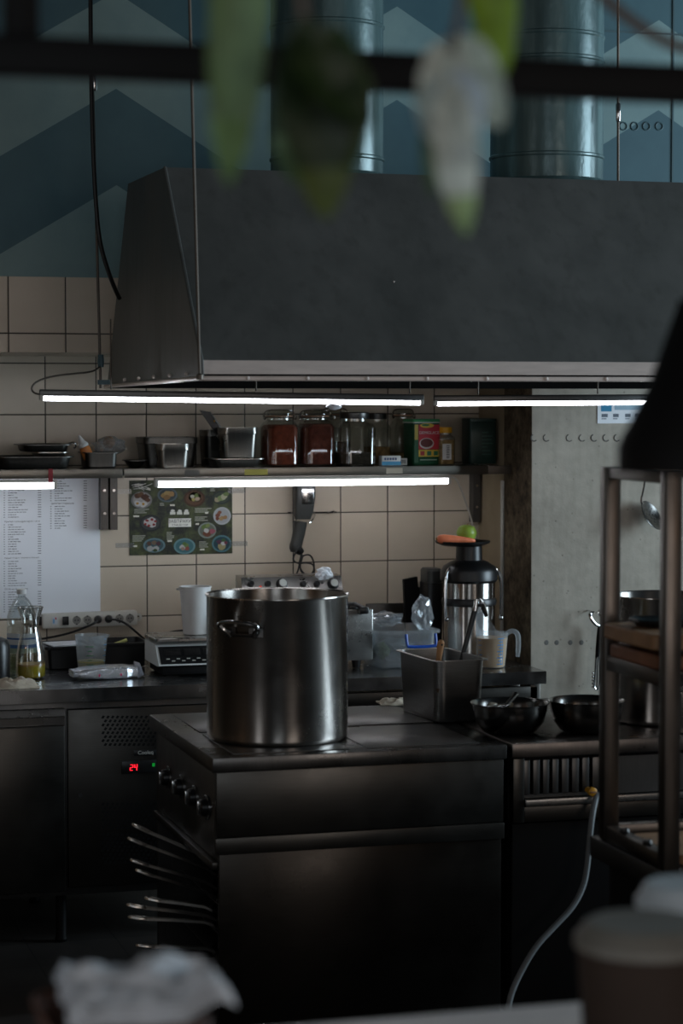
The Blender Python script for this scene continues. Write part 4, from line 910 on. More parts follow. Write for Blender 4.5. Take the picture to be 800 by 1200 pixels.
for i, px in enumerate((89.3, 102, 114.3, 126.8, 139.5, 152)):
    m = MB(); m.lathe([(5.9 * k, .001), (5.9 * k, .004), (5.0 * k, .004), (4.9 * k, .0022)], seg=28, mat=MX(sx(px), 0))
    s_ = part('socket', m, M['off_white'], o); part('socket_well', MB().lathe([(5.0 * k, .0012), (5.0 * k, .0024), (0, .0018)], seg=28, mat=MX(sx(px), 0)), M['well'], s_)
    if i not in (2, 3):
        m = MB(); [m.lathe([(.0028, .0), (.0028, -.001), (0, -.001)], seg=10, mat=Matrix.Translation((sx(px) + d_ * 1.7 * k, -.0036, 0)) @ Matrix.Rotation(R(90), 4, 'X')) for d_ in (-1, 1)]
        [m.bx(sx(px) - .003, sx(px) + .003, -.0045, -.0025, s2 * 4.6 * k - .002, s2 * 4.6 * k + .002) for s2 in (-1, 1)]; part('contacts', m, M['black'], s_)
bpy.context.view_layer.update(); MS_, kp_ = o.matrix_world.copy(), k
def plug_mb(x): return MB().lathe([(0, .022), (3.0 * kp_, .021), (4.3 * kp_, .012), (4.6 * kp_, .0065), (4.2 * kp_, .0048), (0, .0048)], seg=24, mat=MS_ @ MX(x, -.001))
pts = [PY(114.3, 727, Yp - .03), PY(110, 731, Yp - .05), PY(100, 735, Yp - .03), PY(85, 741, Yp - .02), PY(65, 746, Yp), PY(48, 749, Yp), PY(30, 752, Yp)]
o = thing('appliance_cable', 'black cable plugged into the third socket and running left behind the carafe', 'cable', pts[0])
part('wire', MB().tube(pts, .0042, 6, smooth=2), M['cable_black'], o, world=pts[0]); part('plug', plug_mb(sx(114.3)), M['black'], o, world=pts[0])
pts = [PY(126.8, 726.5, Yp - .03), PY(135, 725.5, Yp - .06), PY(147, 730, Yp - .08), PY(160, 741, Yp - .07), PY(172, 751.5, Yp - .06), PY(178, 754, Yp - .06), PY(186, 749, Yp - .1), PY(196, 742, Yp - .16), PY(206, 739.5, Yp - .24), PY(222, 738.5, Yp - .24), PY(230, 745, 7.72), PY(232, 758, 7.665)]
scale_pts, scale_plug = pts, plug_mb(sx(126.8))
# scale
Ysc = 7.46; zb0 = PY(215, 783, Ysc).z
a, b = on(183, Ysc, ZC + .05), on(262, Ysc, ZC + .05); k = mpp(a); xc = (a.x + b.x) / 2; hw = (b.x - a.x) / 2
o = thing('kitchen_scale', 'white counter scale with a dark display, half hidden by the stockpot', 'scale', (xc, Ysc, EC)); z = lambda py: PY(222, py, Ysc).z - EC
M['scale_white'] = plain('scale_plastic', (206, 208, 206), .4, var=.05)
h1, h0 = z(756), max(.018, z(779)); 
part('housing', MB().prism([(-.02, h0), (-.045, h0 + .004), (.012, h1), (.03, h1 + .005), (.2, h1 + .005), (.2, h0)], 'x', -hw, hw), M['scale_white'], o)
for sxx in (-1, 1):
    for yy in (.02, .17): part('rubber_foot', MB().lathe([(0, 0), (.014, .0003), (.015, .0055), (0, .0055)], (sxx * (hw - .04), yy, 0), 14), M['black'], o)
# sloping display panel
sl = math.atan2(h1 - h0 - .004, .057); Mx = Matrix.Translation((0, -.0165, (h0 + .004 + h1) / 2)) @ Matrix.Rotation(sl, 4, 'X'); ln = math.hypot(.057, h1 - h0)
dp = part('display_panel', MB().box((0, 0, .001), (hw * 1.86, ln * .82, .002), mat=Mx), M['black'], o)
m = MB()
for u0, u1 in ((-.78, -.3), (-.2, .28), (.38, .86)): m.box(((u0 + u1) / 2 * hw, ln * .14, .0025), ((u1 - u0) * hw, ln * .3, .001), mat=Mx)
part('display_window', m, M['steel_dark'], dp); m = MB()
for i in range(10): m.box((-hw * .7 + i * hw * .15, -ln * (.18 + .1 * (i % 2)), .0025), (.012, .004, .001), mat=Mx)
part('key_prints', m, M['off_white'], dp)
part('platter', MB().loft([(hw * 1.0, .104, .02, h1 + .012, 0, .095), (hw * 1.03, .11, .02, h1 + .016, 0, .095), (hw * 1.03, .11, .02, z(748), 0, .095), (hw * 1.0, .106, .02, z(747), 0, .095)], k=6), M['steel'], o)
part('power_cord', MB().tube(scale_pts, .0042, 6, smooth=2), M['cable_black'], o, world=o.location); part('plug', scale_plug, M['black'], o, world=o.location)
part('shadow_block', MB().bx(-hw + .015, hw - .015, -.03, .19, .006, h0 - .001, .003), M['black_matt'], o)  # black box added as the shadow beneath the housing
part('platter_post', MB().lathe([(.03, h1 + .004), (.03, h1 + .013), (0, h1 + .013)], (0, .095, 0), 16), M['black'], o)
zp = EC + z(747) + .001
# white container stack on the scale
pc = on(229, Ysc + .1, zp); k = mpp(pc); zt = PY(229, 687, Ysc + .1).z - zp; r0, r1 = 14.2 * k, 18.6 * k
o = thing('plastic_tub', 'tall white plastic tub standing on the scale', 'tub', (pc.x, Ysc + .1, zp))
part('tub_wall', MB().lathe([(0, 0), (r0, .001), (r0 * 1.02, .004), (r1 * .97, zt * .9), (r1 * .97, zt - .004), (r1 * 1.03, zt - .004), (r1 * 1.03, zt), (r1 * .93, zt), (r0 * .97, .006), (0, .005)], seg=40), M['white'], o)
part('pull_tab', MB().bx(-r1 * 1.18, -r1 * .9, -.02, .01, zt - .012, zt - .006, .002), M['white'], o)
# fryer behind the stockpot
Yf = 7.46; xl, xr = on(283, Yf, ZC).x, on(437, Yf, ZC).x; k = mpp(on(420, Yf, ZC)); z = lambda py: PY(420, py, Yf).z - EC
o = thing('deep_fryer', 'steel countertop fryer with a knobbed control head behind the stockpot', 'fryer', ((xl + xr) / 2, Yf, EC)); hw = (xr - xl) / 2
ht = z(714)
part('tank', MB().bx(-hw, hw, 0, .34, .03, ht, .004), M['steel'], o)
[part('foot', MB().lathe([(0, 0), (.014, .0005), (.018, .029), (0, .029)], (sx_ * (hw - .05), yy, 0), 12), M['black'], o) for sx_ in (-1, 1) for yy in (.04, .3)]
for dx in (-.5, .5): part('basket_rim', MB().loft([(hw * .4, .11, .02, ht + .001, dx * hw, .13), (hw * .42, .115, .02, ht + .008, dx * hw, .13), (hw * .38, .105, .02, ht + .008, dx * hw, .13), (hw * .37, .1, .02, ht + .002, dx * hw, .13)]), M['chrome'], o)
for px, w_ in ((417, 11), (330, 11)):
    x = on(px, Yf, ZC).x - o.location.x; m = MB(); m.tube([(x - .02, .06, ht + .012), (x + .005, .03, ht + .016), (x + .025, -.02, ht + .004)], [.008, .008, .008], 10); m.box((x + .024, -.012, ht - .002), (w_ * k, .03, .026), .006)
    part('basket_handle', m, M['black'], o)
Yh = Yf + .3; zc0, zc1 = PY(340, 692, Yh).z - EC, PY(340, 676.5, Yh).z - EC; xa, xb = on(284.5, Yh, ZC).x - o.location.x, on(402, Yh, ZC).x - o.location.x
hd = part('control_head', MB().prism([(.30, ht + .001), (.30, zc0 - .01), (.325, zc1), (.41, zc1 + .004), (.41, ht + .001)], 'x', xa, xb), M['steel'], o)
Mh = lambda px, py: Matrix.Translation((on(px, Yh, ZC).x - o.location.x, .3 + .025 * .45, PY(px, py, Yh).z - EC)) @ Matrix.Rotation(R(70), 4, 'X')
for px, big in ((331, 1), (391, 1), (295, 0), (314.5, 0), (356, 0), (372, 0)):
    r = (6.4 if big else 3.6) * k
    kb = part('knob', MB().lathe([(r * 1.1, -.002), (r * 1.1, .004), (r * .9, .006), (r * .8, .022 if big else .016), (0, .022 if big else .016)], seg=24, mat=Mh(px, 685)), M['black'], hd)
    if big: part('knob_cap', MB().lathe([(r * .74, .0222), (r * .7, .0245), (0, .025)], seg=24, mat=Mh(px, 685)), M['off_white'], kb)
part('red_lamp', MB().lathe([(.005, 0), (.005, .004), (0, .006)], seg=12, mat=Mh(306, 688)), emit('red_pilot_lamp', (255, 60, 40), .35), hd)
q = PY(382, 684, Yh - .03); solo('crumpled_napkin', crumple(10 * k, .022, 7.5 * k, 3, .45, 9), M['paper'], 'crumpled white napkin on the fryer controls', 'napkin', (q.x, Yf + .29, EC + zc1 + .012), ang=15)
# clear lidded box with a blue clip
Yx = 7.42; xl, xr = on(441, Yx, ZC).x, on(517, Yx, ZC).x; hw = (xr - xl) / 2; k = mpp(on(480, Yx, ZC)); z = lambda py: PY(480, py, Yx).z - EC
o = thing('clear_storage_box', 'clear plastic box with a blue clip left of the juicer', 'box', ((xl + xr) / 2, Yx + .13, EC)); h = z(739)
part('box_wall', MB().loft([(hw * .82, .11, .03, 0), (hw * .84, .115, .03, .004), (hw * .94, .128, .03, h - .012), (hw, .14, .03, h - .01), (hw, .14, .03, h), (hw * .93, .126, .03, h), (hw * .82, .112, .03, .008), (hw * .8, .11, .03, .005)], k=7), M['clear_plastic'], o)
m = MB(); m.tube([(hw * -.12, -.142, h - .012), (hw * -.12, -.15, h - .045), (hw * -.08, -.152, h - .056), (hw * .74, -.152, h - .056), (hw * .78, -.15, h - .045), (hw * .78, -.142, h - .012)], .0055, 8, smooth=1)
part('blue_clip', m, M['blue_plastic'], o)
part('packed_food', MB().v and None or crumple(hw * .55, .07, h * .3, 3, .3, 5), plain('grey_packed_food', (96, 112, 118), .6, var=.3, scale=30), o, loc=(-.0, .01, h * .38))
part('greens', crumple(hw * .2, .04, h * .22, 3, .35, 8), plain('packed_greens', (70, 96, 50), .7, var=.4), o, loc=(-hw * .6, -.04, h * .42))
solo('film_bag', crumple(.038, .03, .062, 3, .35, 12), M['film'], 'twisted clear film bag standing up from the clear box', 'bag', (on(497, Yx + .06, ZC).x, Yx + .08, EC + h + .052), ang=10)
solo('film_bag', crumple(.06, .05, .026, 3, .5, 17), M['film'], 'low crumpled film bag lying over the clear box', 'bag', (on(457, Yx + .06, ZC).x, Yx + .12, EC + h + .03), ang=10)
# dark board and black bin behind
p = on(484, 7.95, ZC); k = mpp(p); z = lambda py: PY(484, py, 7.95).z - EC
m = MB(); a = lambda px: on(px, 7.95, ZC + .2).x - p.x
m.prism([(a(477), 0), (a(500), 0), (a(499), z(690)), (a(490), z(688)), (a(489), z(676)), (a(473), z(679))], 'y', 0, .02)
solo('dark_tray', m, M['black_matt'], 'thin black tray leaning upright behind the clear box', 'tray', (p.x, 7.95, EC))
p = on(505, 7.86, ZC); k = mpp(p); z = lambda py: PY(507, py, 7.86).z - EC
o = thing('pulp_bin', 'black pulp bin standing close on the left of the juicer', 'bin', (p.x, 7.86, EC))
part('bin_body', MB().loft([(9 * k, .05, .02, 0), (9.5 * k, .052, .02, .006), (10 * k, .056, .02, z(682))], k=6), M['black'], o); part('lid', MB().loft([(9.4 * k, .054, .02, z(682) + .001), (9.4 * k, .054, .02, z(668)), (8 * k, .045, .02, z(665.5))], k=6), M['dark_grey'], o)
# juicer
Yj = 7.62; p = on(549, Yj, ZC); k = mpp(p); z = lambda py: PY(549, py, Yj).z - EC
o = thing('juicer', 'tall steel juicer with a black feed tray on top', 'juicer', (p.x, Yj, EC))
part('motor_base', MB().lathe([(0, 0), (29 * k, .001), (31 * k, .006), (31 * k, z(768)), (30.5 * k, z(766)), (30.5 * k, z(709)), (0, z(709))], seg=56), M['steel_pot'], o)
part('base_foot', MB().lathe([(31.5 * k, .002), (32.5 * k, .008), (32 * k, z(768)), (31 * k, z(767))], seg=56), M['black'], o)
part('dark_band', MB().lathe([(30 * k, z(709) + .001), (32 * k, z(708)), (32.5 * k, z(703)), (31 * k, z(700)), (0, z(700))], seg=56), M['black'], o)
part('bowl_housing', MB().lathe([(30.5 * k, z(700) + .001), (30.5 * k, z(682)), (0, z(682))], seg=56), M['steel_pot'], o)
part('lid', MB().lathe([(31 * k, z(682) + .001), (33.5 * k, z(679)), (33.5 * k, z(669)), (30 * k, z(663)), (22 * k, z(658)), (15.5 * k, z(656)), (15 * k, z(640)), (0, z(640))], seg=56), M['black'], o)
ft_ = part('feed_tray', MB().lathe([(0, z(640) + .001), (24 * k, z(639)), (31.5 * k, z(636)), (32.5 * k, z(633.5)), (31.5 * k, z(633.5)), (24 * k, z(636)), (0, z(636.5))], (-8 * k, 0, 0), seg=56), M['black'], o)
for s in (-1, 1):
    m = MB(); m.tube([(s * 25 * k, -.03, z(664)), (s * 31.5 * k, -.045, z(668)), (s * 34.5 * k, -.05, z(680)), (s * 34.5 * k, -.05, z(712)), (s * 34 * k, -.05, z(722))], .0065, 8, smooth=1); m.ell((s * 33.5 * k, -.055, z(723)), (.009, .009, .009), 12, 8)
    part('clamp_arm', m, M['chrome'], o)
part('spout', MB().tube([(.0, -30 * k, z(705)), (.004, -37 * k, z(707)), (.006, -40 * k, z(714))], [.022, .02, .018], 16), M['steel'], o)
ztray = EC + z(636) + .001
a, b = PY(514, 627, Yj - .03), PY(557, 630.5, Yj - .05); a.z, b.z = ztray + .017, ztray + .009
o = thing('carrot', 'peeled orange carrot lying on the juicer tray', 'carrot', a); d = b - a
part('root', MB().tube([(-.006, 0, 0), (-.003, 0, 0), (.004, 0, 0)] + [tuple(d * f) for f in (.12, .3, .5, .7, .88, .97, 1.0)], [.004, .011, .0155, .0175, .0165, .0145, .012, .0095, .0065, .002], 16), plain('orange_carrot', (226, 124, 84), .5, var=.1, scale=40), o)
part('crown_stub', MB().lathe([(.006, 0), (.004, .004), (0, .004)], seg=10, mat=Matrix.Translation((-.007, 0, 0)) @ Matrix.Rotation(R(-90), 4, 'Y')), plain('carrot_crown', (150, 110, 60), .7), o)
p = on(547, Yj + .02, ztray)
o = thing('apple', 'green apple on the juicer tray beside the carrot', 'apple', (p.x, Yj + .025, ztray)); r = 12 * k
part('fruit', MB().lathe([(0, .003), (r * .35, 0), (r * .75, .006), (r, r * .8), (r * .98, r * 1.05), (r * .75, r * 1.5), (r * .35, r * 1.66), (.003, r * 1.55), (0, r * 1.55)], seg=28), plain('green_apple_skin', (142, 168, 62), .35, var=.12, scale=20), o)
part('stem', MB().tube([(0, 0, r * 1.54), (.002, 0, r * 1.66), (.006, 0, r * 1.8)], .0013, 6), M['wood'], o)
# jug before the juicer
Yj2 = 7.38; p = on(576, Yj2, ZC); k = mpp(p); z = lambda py: PY(576, py, Yj2).z - EC
o = thing('measuring_jug', 'milky handled measuring jug in front of the juicer', 'jug', (p.x, Yj2, EC)); h = z(741); r0, r1 = 15.5 * k, 19 * k
n = 40; m = MB(); prof = [(r0 * .94, .001), (r0, .006), (r0 + (r1 - r0) * .5, h * .5), (r1, h)]
vs, fs = [(0, 0, 0)], []
def rim(a):  # the lip rises into a tall spout on the left
    c = max(0, math.cos(a - R(195))); return c ** 1.6
rows_ = prof + [(r1, None)]
for r, zz in rows_:
    for i in range(n):
        a = 2 * math.pi * i / n
        if zz is None: s_ = rim(a); vs.append((r1 * math.cos(a) * (1 + .02 * s_), r1 * math.sin(a), h + s_ * (z(711) - h) + .001))
        else: vs.append((r * math.cos(a), r * math.sin(a), zz))
for i in range(n): fs.append((0, 1 + (i + 1) % n, 1 + i))
for j in range(len(rows_) - 1):
    for i in range(n): fs.append((1 + j * n + i, 1 + j * n + (i + 1) % n, 1 + (j + 1) * n + (i + 1) % n, 1 + (j + 1) * n + i))
m.add(vs, fs); part('jug_wall', m, M['jug'], o)
part('liquid', MB().lathe([(0, .003), (r0 * .92, .003), (r0 * .97, .008), (r0 * .97 + (r1 - r0) * .8, h * .86), (0, h * .86)], seg=40), plain('tan_broth', (196, 156, 104), .35), o)
part('handle', MB().tube([(r1 * .95, -.004, h - .006), (r1 * 1.25, -.008, h + .006), (r1 * 1.62, -.012, h - .004), (r1 * 1.68, -.012, h * .7), (r1 * 1.62, -.012, h * .28)], [.008, .009, .0095, .009, .007], 10, smooth=2), M['jug'], o)
m = MB(); ticks(m, r0, r1, h, h * .12, h * .86, 9, R(-75), (30, 110, 160), .5, .0016); ticks(m, r0, r1, h, h * .1, h * .8, 6, R(-160), (30, 110, 160), .3)
for i in range(2): r = r0 + (r1 - r0) * .5 + .0012; aa = R(-75 + 9 * i); m.add([(r * math.cos(aa - .02), r * math.sin(aa - .02), h * .1), (r * math.cos(aa + .02), r * math.sin(aa + .02), h * .1), ((r + .001) * math.cos(aa + .02), (r + .001) * math.sin(aa + .02), h * .86), ((r + .001) * math.cos(aa - .02), (r + .001) * math.sin(aa - .02), h * .86)], [(0, 1, 2, 3)], (30, 110, 160))
part('printed_scale', m, M['print'], o, fix=False)
p = on(558, 7.3, ZC); solo('paper_packet', MB().box((0, 0, .016), (.03, .02, .032), .002), M['paper'], 'small white packet beside the jug in front of the juicer', 'packet', (p.x, 7.3, EC))
# ------------------------------------------------------------------ the range in the middle
Yr = 5.72
xl = PY(249, 887.5, Yr).x; xr = PY(594, 872, Yr).x; yb = PZ(178, 836, ZS).y
zpx = lambda py, px=252, Y=Yr: PY(px, py, Y).z
rg = thing('cooking_range', 'dark steel range under the hood carrying the stockpot', 'range', ((xl + xr) / 2, Yr, 0)); Lc = rg.location
ztl = zpx(906)
part('top_slab', MB().bx(xl, xr, Yr, yb, ztl, ZS - .003, .003), M['range_top'] if 'range_top' in M else M['steel_top'], rg, world=Lc)
m = MB(); xm, ym = (xl + xr) / 2, (Yr + yb) / 2
pw, ph = (xr - xl) / 2, (yb - Yr) / 2
M['plate'] = plain('worn_hot_plate', (88, 86, 84), .32, .8, var=.25, scale=9, bump=.05)
for i in (0, 1):
    for j in (0, 1):
        cx, cy = xl + pw * (i + .5) + (.02 if i == 0 else -.02), Yr + ph * (j + .5) + (.01 if j == 0 else -.01)
        part('hot_plate', MB().box((cx, cy, ZS - .0015), (pw - .09, ph - .06, .003), .001), M['plate'], rg, world=Lc)
zu0, zu1 = zpx(983), ztl
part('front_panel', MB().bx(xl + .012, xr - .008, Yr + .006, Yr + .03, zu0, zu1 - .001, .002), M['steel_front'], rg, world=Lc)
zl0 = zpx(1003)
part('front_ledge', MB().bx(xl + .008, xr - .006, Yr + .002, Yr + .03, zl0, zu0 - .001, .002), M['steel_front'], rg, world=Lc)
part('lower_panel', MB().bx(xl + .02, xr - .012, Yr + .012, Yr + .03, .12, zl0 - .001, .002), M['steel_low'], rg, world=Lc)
# left flank: control panel above an open pan store
zc1 = ztl - .004; zk0 = PX(187, 950, xl + .02).z
cp = part('control_panel', MB().bx(xl + .02, xl + .05, Yr + .03, yb - .03, zk0, zc1, .002), M['steel_dark'], rg, world=Lc)
for px, py in ((198, 911), (213.5, 922), (229, 934), (243.5, 946)):
    c = PX(px, py, xl + .02)
    Mk = Matrix.Translation(c) @ Matrix.Rotation(R(-90), 4, 'Y')
    kn = part('knob', MB().lathe([(.032, -.001), (.032, .004), (.025, .006), (.023, .02), (.019, .024), (0, .024)], seg=28, mat=Mk), M['black'], cp, world=Lc)
    mm = MB().box((0, 0, .026), (.038, .009, .01), .002, mat=Mk); mm.lathe([(.0335, .001), (.034, .005), (.031, .0055)], seg=28, mat=Mk)
    part('pointer_bar', mm, M['chrome'], kn, world=Lc)
part('control_rail', MB().bx(xl + .004, xl + .05, Yr + .03, yb - .03, zk0 - .022, zk0 - .001, .004), M['steel_front'], rg, world=Lc)
zsh = [.12, .335, .52]
m = MB(); m.bx(xl + .02, xr - .012, yb - .03, yb - .01, .12, zc1); m.bx(xr - .03, xr - .012, Yr + .03, yb - .03, .12, zc1); m.bx(xl + .5, xl + .52, Yr + .03, yb - .03, .12, zk0 - .034)
part('carcass', m, M['steel_dark'], rg, world=Lc)
for zz in (.12, .238, .311, .394): part('pan_shelf', MB().bx(xl + .095, xl + .5, Yr + .03, yb - .03, zz - .004, zz, .001), M['steel_dark'], rg, world=Lc)
for x in (xl + .05, xr - .05):
    for y in (Yr + .06, yb - .06): part('foot', MB().lathe([(.022, .001), (.026, .01), (.022, .02), (.022, .115)], (x, y, 0), 14), M['black_matt'], rg, world=Lc)
# frying pans on the two shelves, handles sticking out on the left
M['pan_iron'] = plain('seasoned_pan', (30, 29, 28), .4, .7, var=.2)
M['handle_steel'] = steel('pan_handle_steel', (225, 222, 216), .36, (40, 40, 3))
def frying_pan(tip, yy, zpan, r, lab, grp='frying pans kept under the range'):
    # tip: the far end of the handle; the pan body sits level on what carries it
    xc = xl + .06 + r + .02
    o = thing('frying_pan', lab, 'frying pan', (xc, yy, zpan), 0, grp)
    part('pan_body', MB().lathe([(0, 0), (r * .76, 0), (r * .82, .005), (r, .029), (r + .003, .03), (r - .002, .03), (r * .81, .008), (0, .005)], seg=40), M['pan_iron'], o)
    t_ = Vector(tip) - Vector((xc, yy, zpan)); a_ = Vector((-r * .99, (t_.y) * .35, .024)); d = t_ - a_
    pts = [a_, a_ + d * .12 + Vector((0, 0, .006)), a_ + d * .5 + Vector((0, 0, .004)), a_ + d * .86]
    side = Vector((-d.y, d.x, 0)).normalized()
    m = MB(); n = len(pts); w_ = [.014, .0125, .0115, .013]; vs = []
    for i, p_ in enumerate(pts):
        for sx_, sz_ in ((-1, -.5), (-.7, .5), (.7, .5), (1, -.5)): vs.append(p_ + side * (sx_ * w_[i]) + Vector((0, 0, sz_ * .007)))
    fs = [(0, 1, 2, 3), tuple(4 * (n - 1) + k_ for k_ in (3, 2, 1, 0))]
    for i in range(n - 1):
        for k_ in range(4): fs.append((i * 4 + k_, (i + 1) * 4 + k_, (i + 1) * 4 + (k_ + 1) % 4, i * 4 + (k_ + 1) % 4))
    m.add(vs, fs); part('handle', m, M['handle_steel'], o, ang=50)
    c = a_ + d * .93; ax = d.normalized(); m = MB()
    L_ = d.length * .075 + .01
    m.tube([c + ax * (L_ * math.cos(q)) + side * (.0115 * math.sin(q)) for q in [2 * math.pi * i / 16 for i in range(16)]], .0045, 6, True)
    part('hanging_loop', m, M['handle_steel'], o)
    m = MB(); [m.ell((-r * .97, s_ * .012 + a_.y, .022), (.004, .005, .005), 8, 6) for s_ in (-1, 1)]; part('rivet', m, M['pan_iron'], o)
yv = lambda f: Yr + f * (yb - Yr)
for px, py, f, zz, r, lab in (
        (160, 968, .06, .489, .12, 'frying pan topmost of the pile, handle reaching highest'),
        (155, 984, .0, .461, .123, 'frying pan second in the upper pile, handle just under the top one'),
        (158, 1009, -.02, .423, .126, 'frying pan third in the upper pile with a flatter handle'),
        (164, 1021, -.05, .395, .13, 'frying pan at the bottom of the upper pile, fourth handle down'),
        (175, 1053, .06, .352, .12, 'frying pan at the top of the lower pile, handle reaching least far'),
        (154, 1061, -.01, .332, .124, 'frying pan in the middle of the lower pile with a pale loop'),
        (156, 1075, .03, .312, .128, 'frying pan low in the lower pile with a dim handle'),
        (165, 1108, .0, .239, .13, 'frying pan lowest under the range, almost in the dark')):
    y_ = yv(.4); frying_pan(PY(px, py, y_ + f), y_, zz, r, lab)

# ------------------------------------------------------------------ stockpot
def stockpot(px, py, w_, ytop, lab, handle_px=None, hp2=None):
    pB = PZ(px, py, ZS); k = mpp(pB); r = w_ / 2 * k; pB = pB + Vector((hx_, hy_, 0)) * r; k = mpp(pB); r = w_ / 2 * k; pB.z = ZS + .001
    h = PY(px, ytop, pB.y).z - pB.z
    o = thing('stockpot', lab, 'pot', pB)
    part('pot_wall', MB().lathe([(0, 0), (r * .96, .0), (r * .99, .004), (r, .014), (r, h - .006), (r * 1.018, h - .003), (r * 1.022, h), (r * 1.018, h + .002), (r * .985, h - .002), (r * .985, .012), (0, .008)], seg=128), M['steel_pot'], o, ang=50)
    return o, r, h, k
o, r, h, k = stockpot(322.5, 876, 165, 696, 'tall brushed steel stockpot standing on the range')
def pot_handle(o, r, h, ang, w_=.068, z=None):
    # two-legged loop handle riveted on a plate
    z = z or h * .80; dz = .022
    P = lambda s, out, zz: ((r + out) * math.cos(ang + s / r), (r + out) * math.sin(ang + s / r), zz)
    m = MB(); m.tube([P(w_ * .55, .004, z - dz), P(w_ * .62, .022, z - dz * .2), P(w_ * .82, .034, z + dz * .55), P(w_ * .5, .038, z + dz * .9), P(0, .04, z + dz), P(-w_ * .5, .038, z + dz * .9), P(-w_ * .82, .034, z + dz * .55), P(-w_ * .62, .022, z - dz * .2), P(-w_ * .55, .004, z - dz)], .0062, 10, smooth=2)
    hd_ = part('handle', m, M['chrome'], o); m = MB()
    for s0 in (-w_ * .6, w_ * .6):
        vs = []; n = 6; s1 = w_ * .3
        for i in range(n + 1):
            s = s0 + s1 * (i / n * 2 - 1); vs += [P(s, .0006, z - dz * 1.0), P(s, .0024, z - dz * .95), P(s, .0024, z + dz * .15), P(s, .0006, z + dz * .2)]
        m.add(vs, [(4 * i + a, 4 * i + 4 + a, 4 * i + 4 + a + 1, 4 * i + a + 1) for i in range(n) for a in range(3)]); m.ell(P(s0, .004, z - dz * .4), (.008, .008, .007), 10, 6)
    m.tube([P(w_ * .5, .006, z - dz * .75), P(0, .007, z - dz * .75), P(-w_ * .5, .006, z - dz * .75)], .004, 8)
    part('rivet_plate', m, M['steel_dark'], hd_)
camdir = math.atan2(-o.location.y, -o.location.x)
pot_handle(o, r, h, camdir - math.asin((322.5 - 283) / 82.5)); pot_handle(o, r, h, camdir - math.asin((322.5 - 283) / 82.5) + math.pi)
# gastronorm pan, spoons
pl0, pl1 = PZ(512, 848, ZS), None
k = mpp(pl0); hpan = PY(510, 775, pl0.y).z - ZS
xa, xb = PY(506, 775, pl0.y).x, PY(567, 772, pl0.y).x
hw = (xb - xa) / 2 * 1.12; ylen = .33
gp = thing('deep_pan', 'deep rectangular steel pan with a wooden spoon in it', 'pan', ((xa + xb) / 2, pl0.y + ylen / 2 - .01, ZS + .001), R(3.5))
hy = ylen / 2
part('pan_wall', MB().loft([(hw * .78, hy * .86, .025, 0), (hw * .8, hy * .88, .028, .006), (hw * .88, hy * .945, .03, hpan - .004), (hw, hy, .03, hpan - .003), (hw, hy, .03, hpan), (hw * .86, hy * .935, .028, hpan), (hw * .79, hy * .87, .026, .01), (hw * .76, hy * .85, .024, .006)], k=8), M['pan_gn'] if 'pan_gn' in M else M['steel'], gp, ang=30)
part('broth', MB().loft([(hw * .77, hy * .85, .02, .011), (hw * .82, hy * .9, .02, hpan * .55)], k=6), plain('dark_sauce', (70, 52, 38), .3), gp)
a = PY(514, 771, gp.location.y - .02); b = PY(517, 750, gp.location.y - .02); d = (b - a).normalized(); base = a - d * .08
o = thing('wooden_spoon', 'wooden spoon handle standing in the deep steel pan', 'spoon', base)
part('handle', MB().tube([(0, 0, 0), (b - base) * .5, (b - base) * .93, b - base], [.0075, .0088, .0105, .007], 12, smooth=1), M['wood'], o)
part('end_hole', MB().lathe([(.003, 0), (.0032, .0005), (0, .0006)], seg=10, mat=Matrix.Translation((b - base) * .9 + Vector((0, -.0105, 0))) @ Matrix.Rotation(R(90), 4, 'X')), M['black'], o)
yy = gp.location.y + .03
a, b, c = PY(541, 772, yy), PY(556, 716, yy), PY(560, 702, yy); base = a - (b - a).normalized() * .03
o = thing('sauce_ladle', 'black handled ladle standing in the deep steel pan', 'ladle', base)
part('handle', MB().tube([Vector((0, 0, 0)), a - base, b - base], [.006, .0075, .009], 12), M['black'], o)
part('steel_collar', MB().tube([b - base, (b + (c - b) * .3) - base, (c - base) + Vector((-.004, 0, 0))], [.0095, .0088, .008], 12), M['chrome'], o)
part('hook_end', MB().tube([(b + (c - b) * .5) - base, (b + (c - b) * .5) - base + Vector((.018, -.004, .002)), PY(570, 722, yy) - base], [.008, .009, .006], 10), M['chrome'], o)
p = PZ(462, 825, ZS); k = mpp(p); solo('cloth_rag', cloth_mb(19 * k, .045, .022, 8), M['cloth'], 'small cream rag lying between the stockpot and the deep pan', 'cloth', (p.x, p.y, ZS + .001), R(-8), ang=60)
# bowls
M['bowl_steel'] = steel('dark_bowl_steel', (105, 104, 102), .22, (3, 3, 40))
def bowl(px, pyb, w_, ytop, lab):
    p = PZ(px, pyb, ZS); k = mpp(p); r = w_ / 2 * k; p = p + Vector((hx_, hy_, 0)) * (r * .62); k = mpp(p); r = w_ / 2 * k; p.z = ZS + .001
    h = PY(px, ytop, p.y).z - p.z
    o = thing('steel_bowl', lab, 'bowl', p, 0, 'steel bowls at the range end')
    part('bowl_wall', MB().lathe([(0, 0), (r * .6, .0), (r * .7, .006), (r * .87, h * .35), (r * .95, h * .75), (r * .965, h - .004), (r, h - .003), (r * 1.005, h), (r * .99, h + .001), (r * .94, h - .003), (r * .92, h * .72), (r * .83, h * .35), (r * .64, .01), (0, .006)], seg=72), M['bowl_steel'], o, ang=50)
    return o, r, h
o, r, h = bowl(599, 862, 92, 823, 'dark steel bowl with greens and a spoon beside the deep pan')
m = crumple(r * .66, r * .66, h * .22, 3, .3, 21); part('salad', m, plain('dark_salad', (66, 74, 58), .5, var=.6, scale=20), o, loc=(0, 0, h * .55))
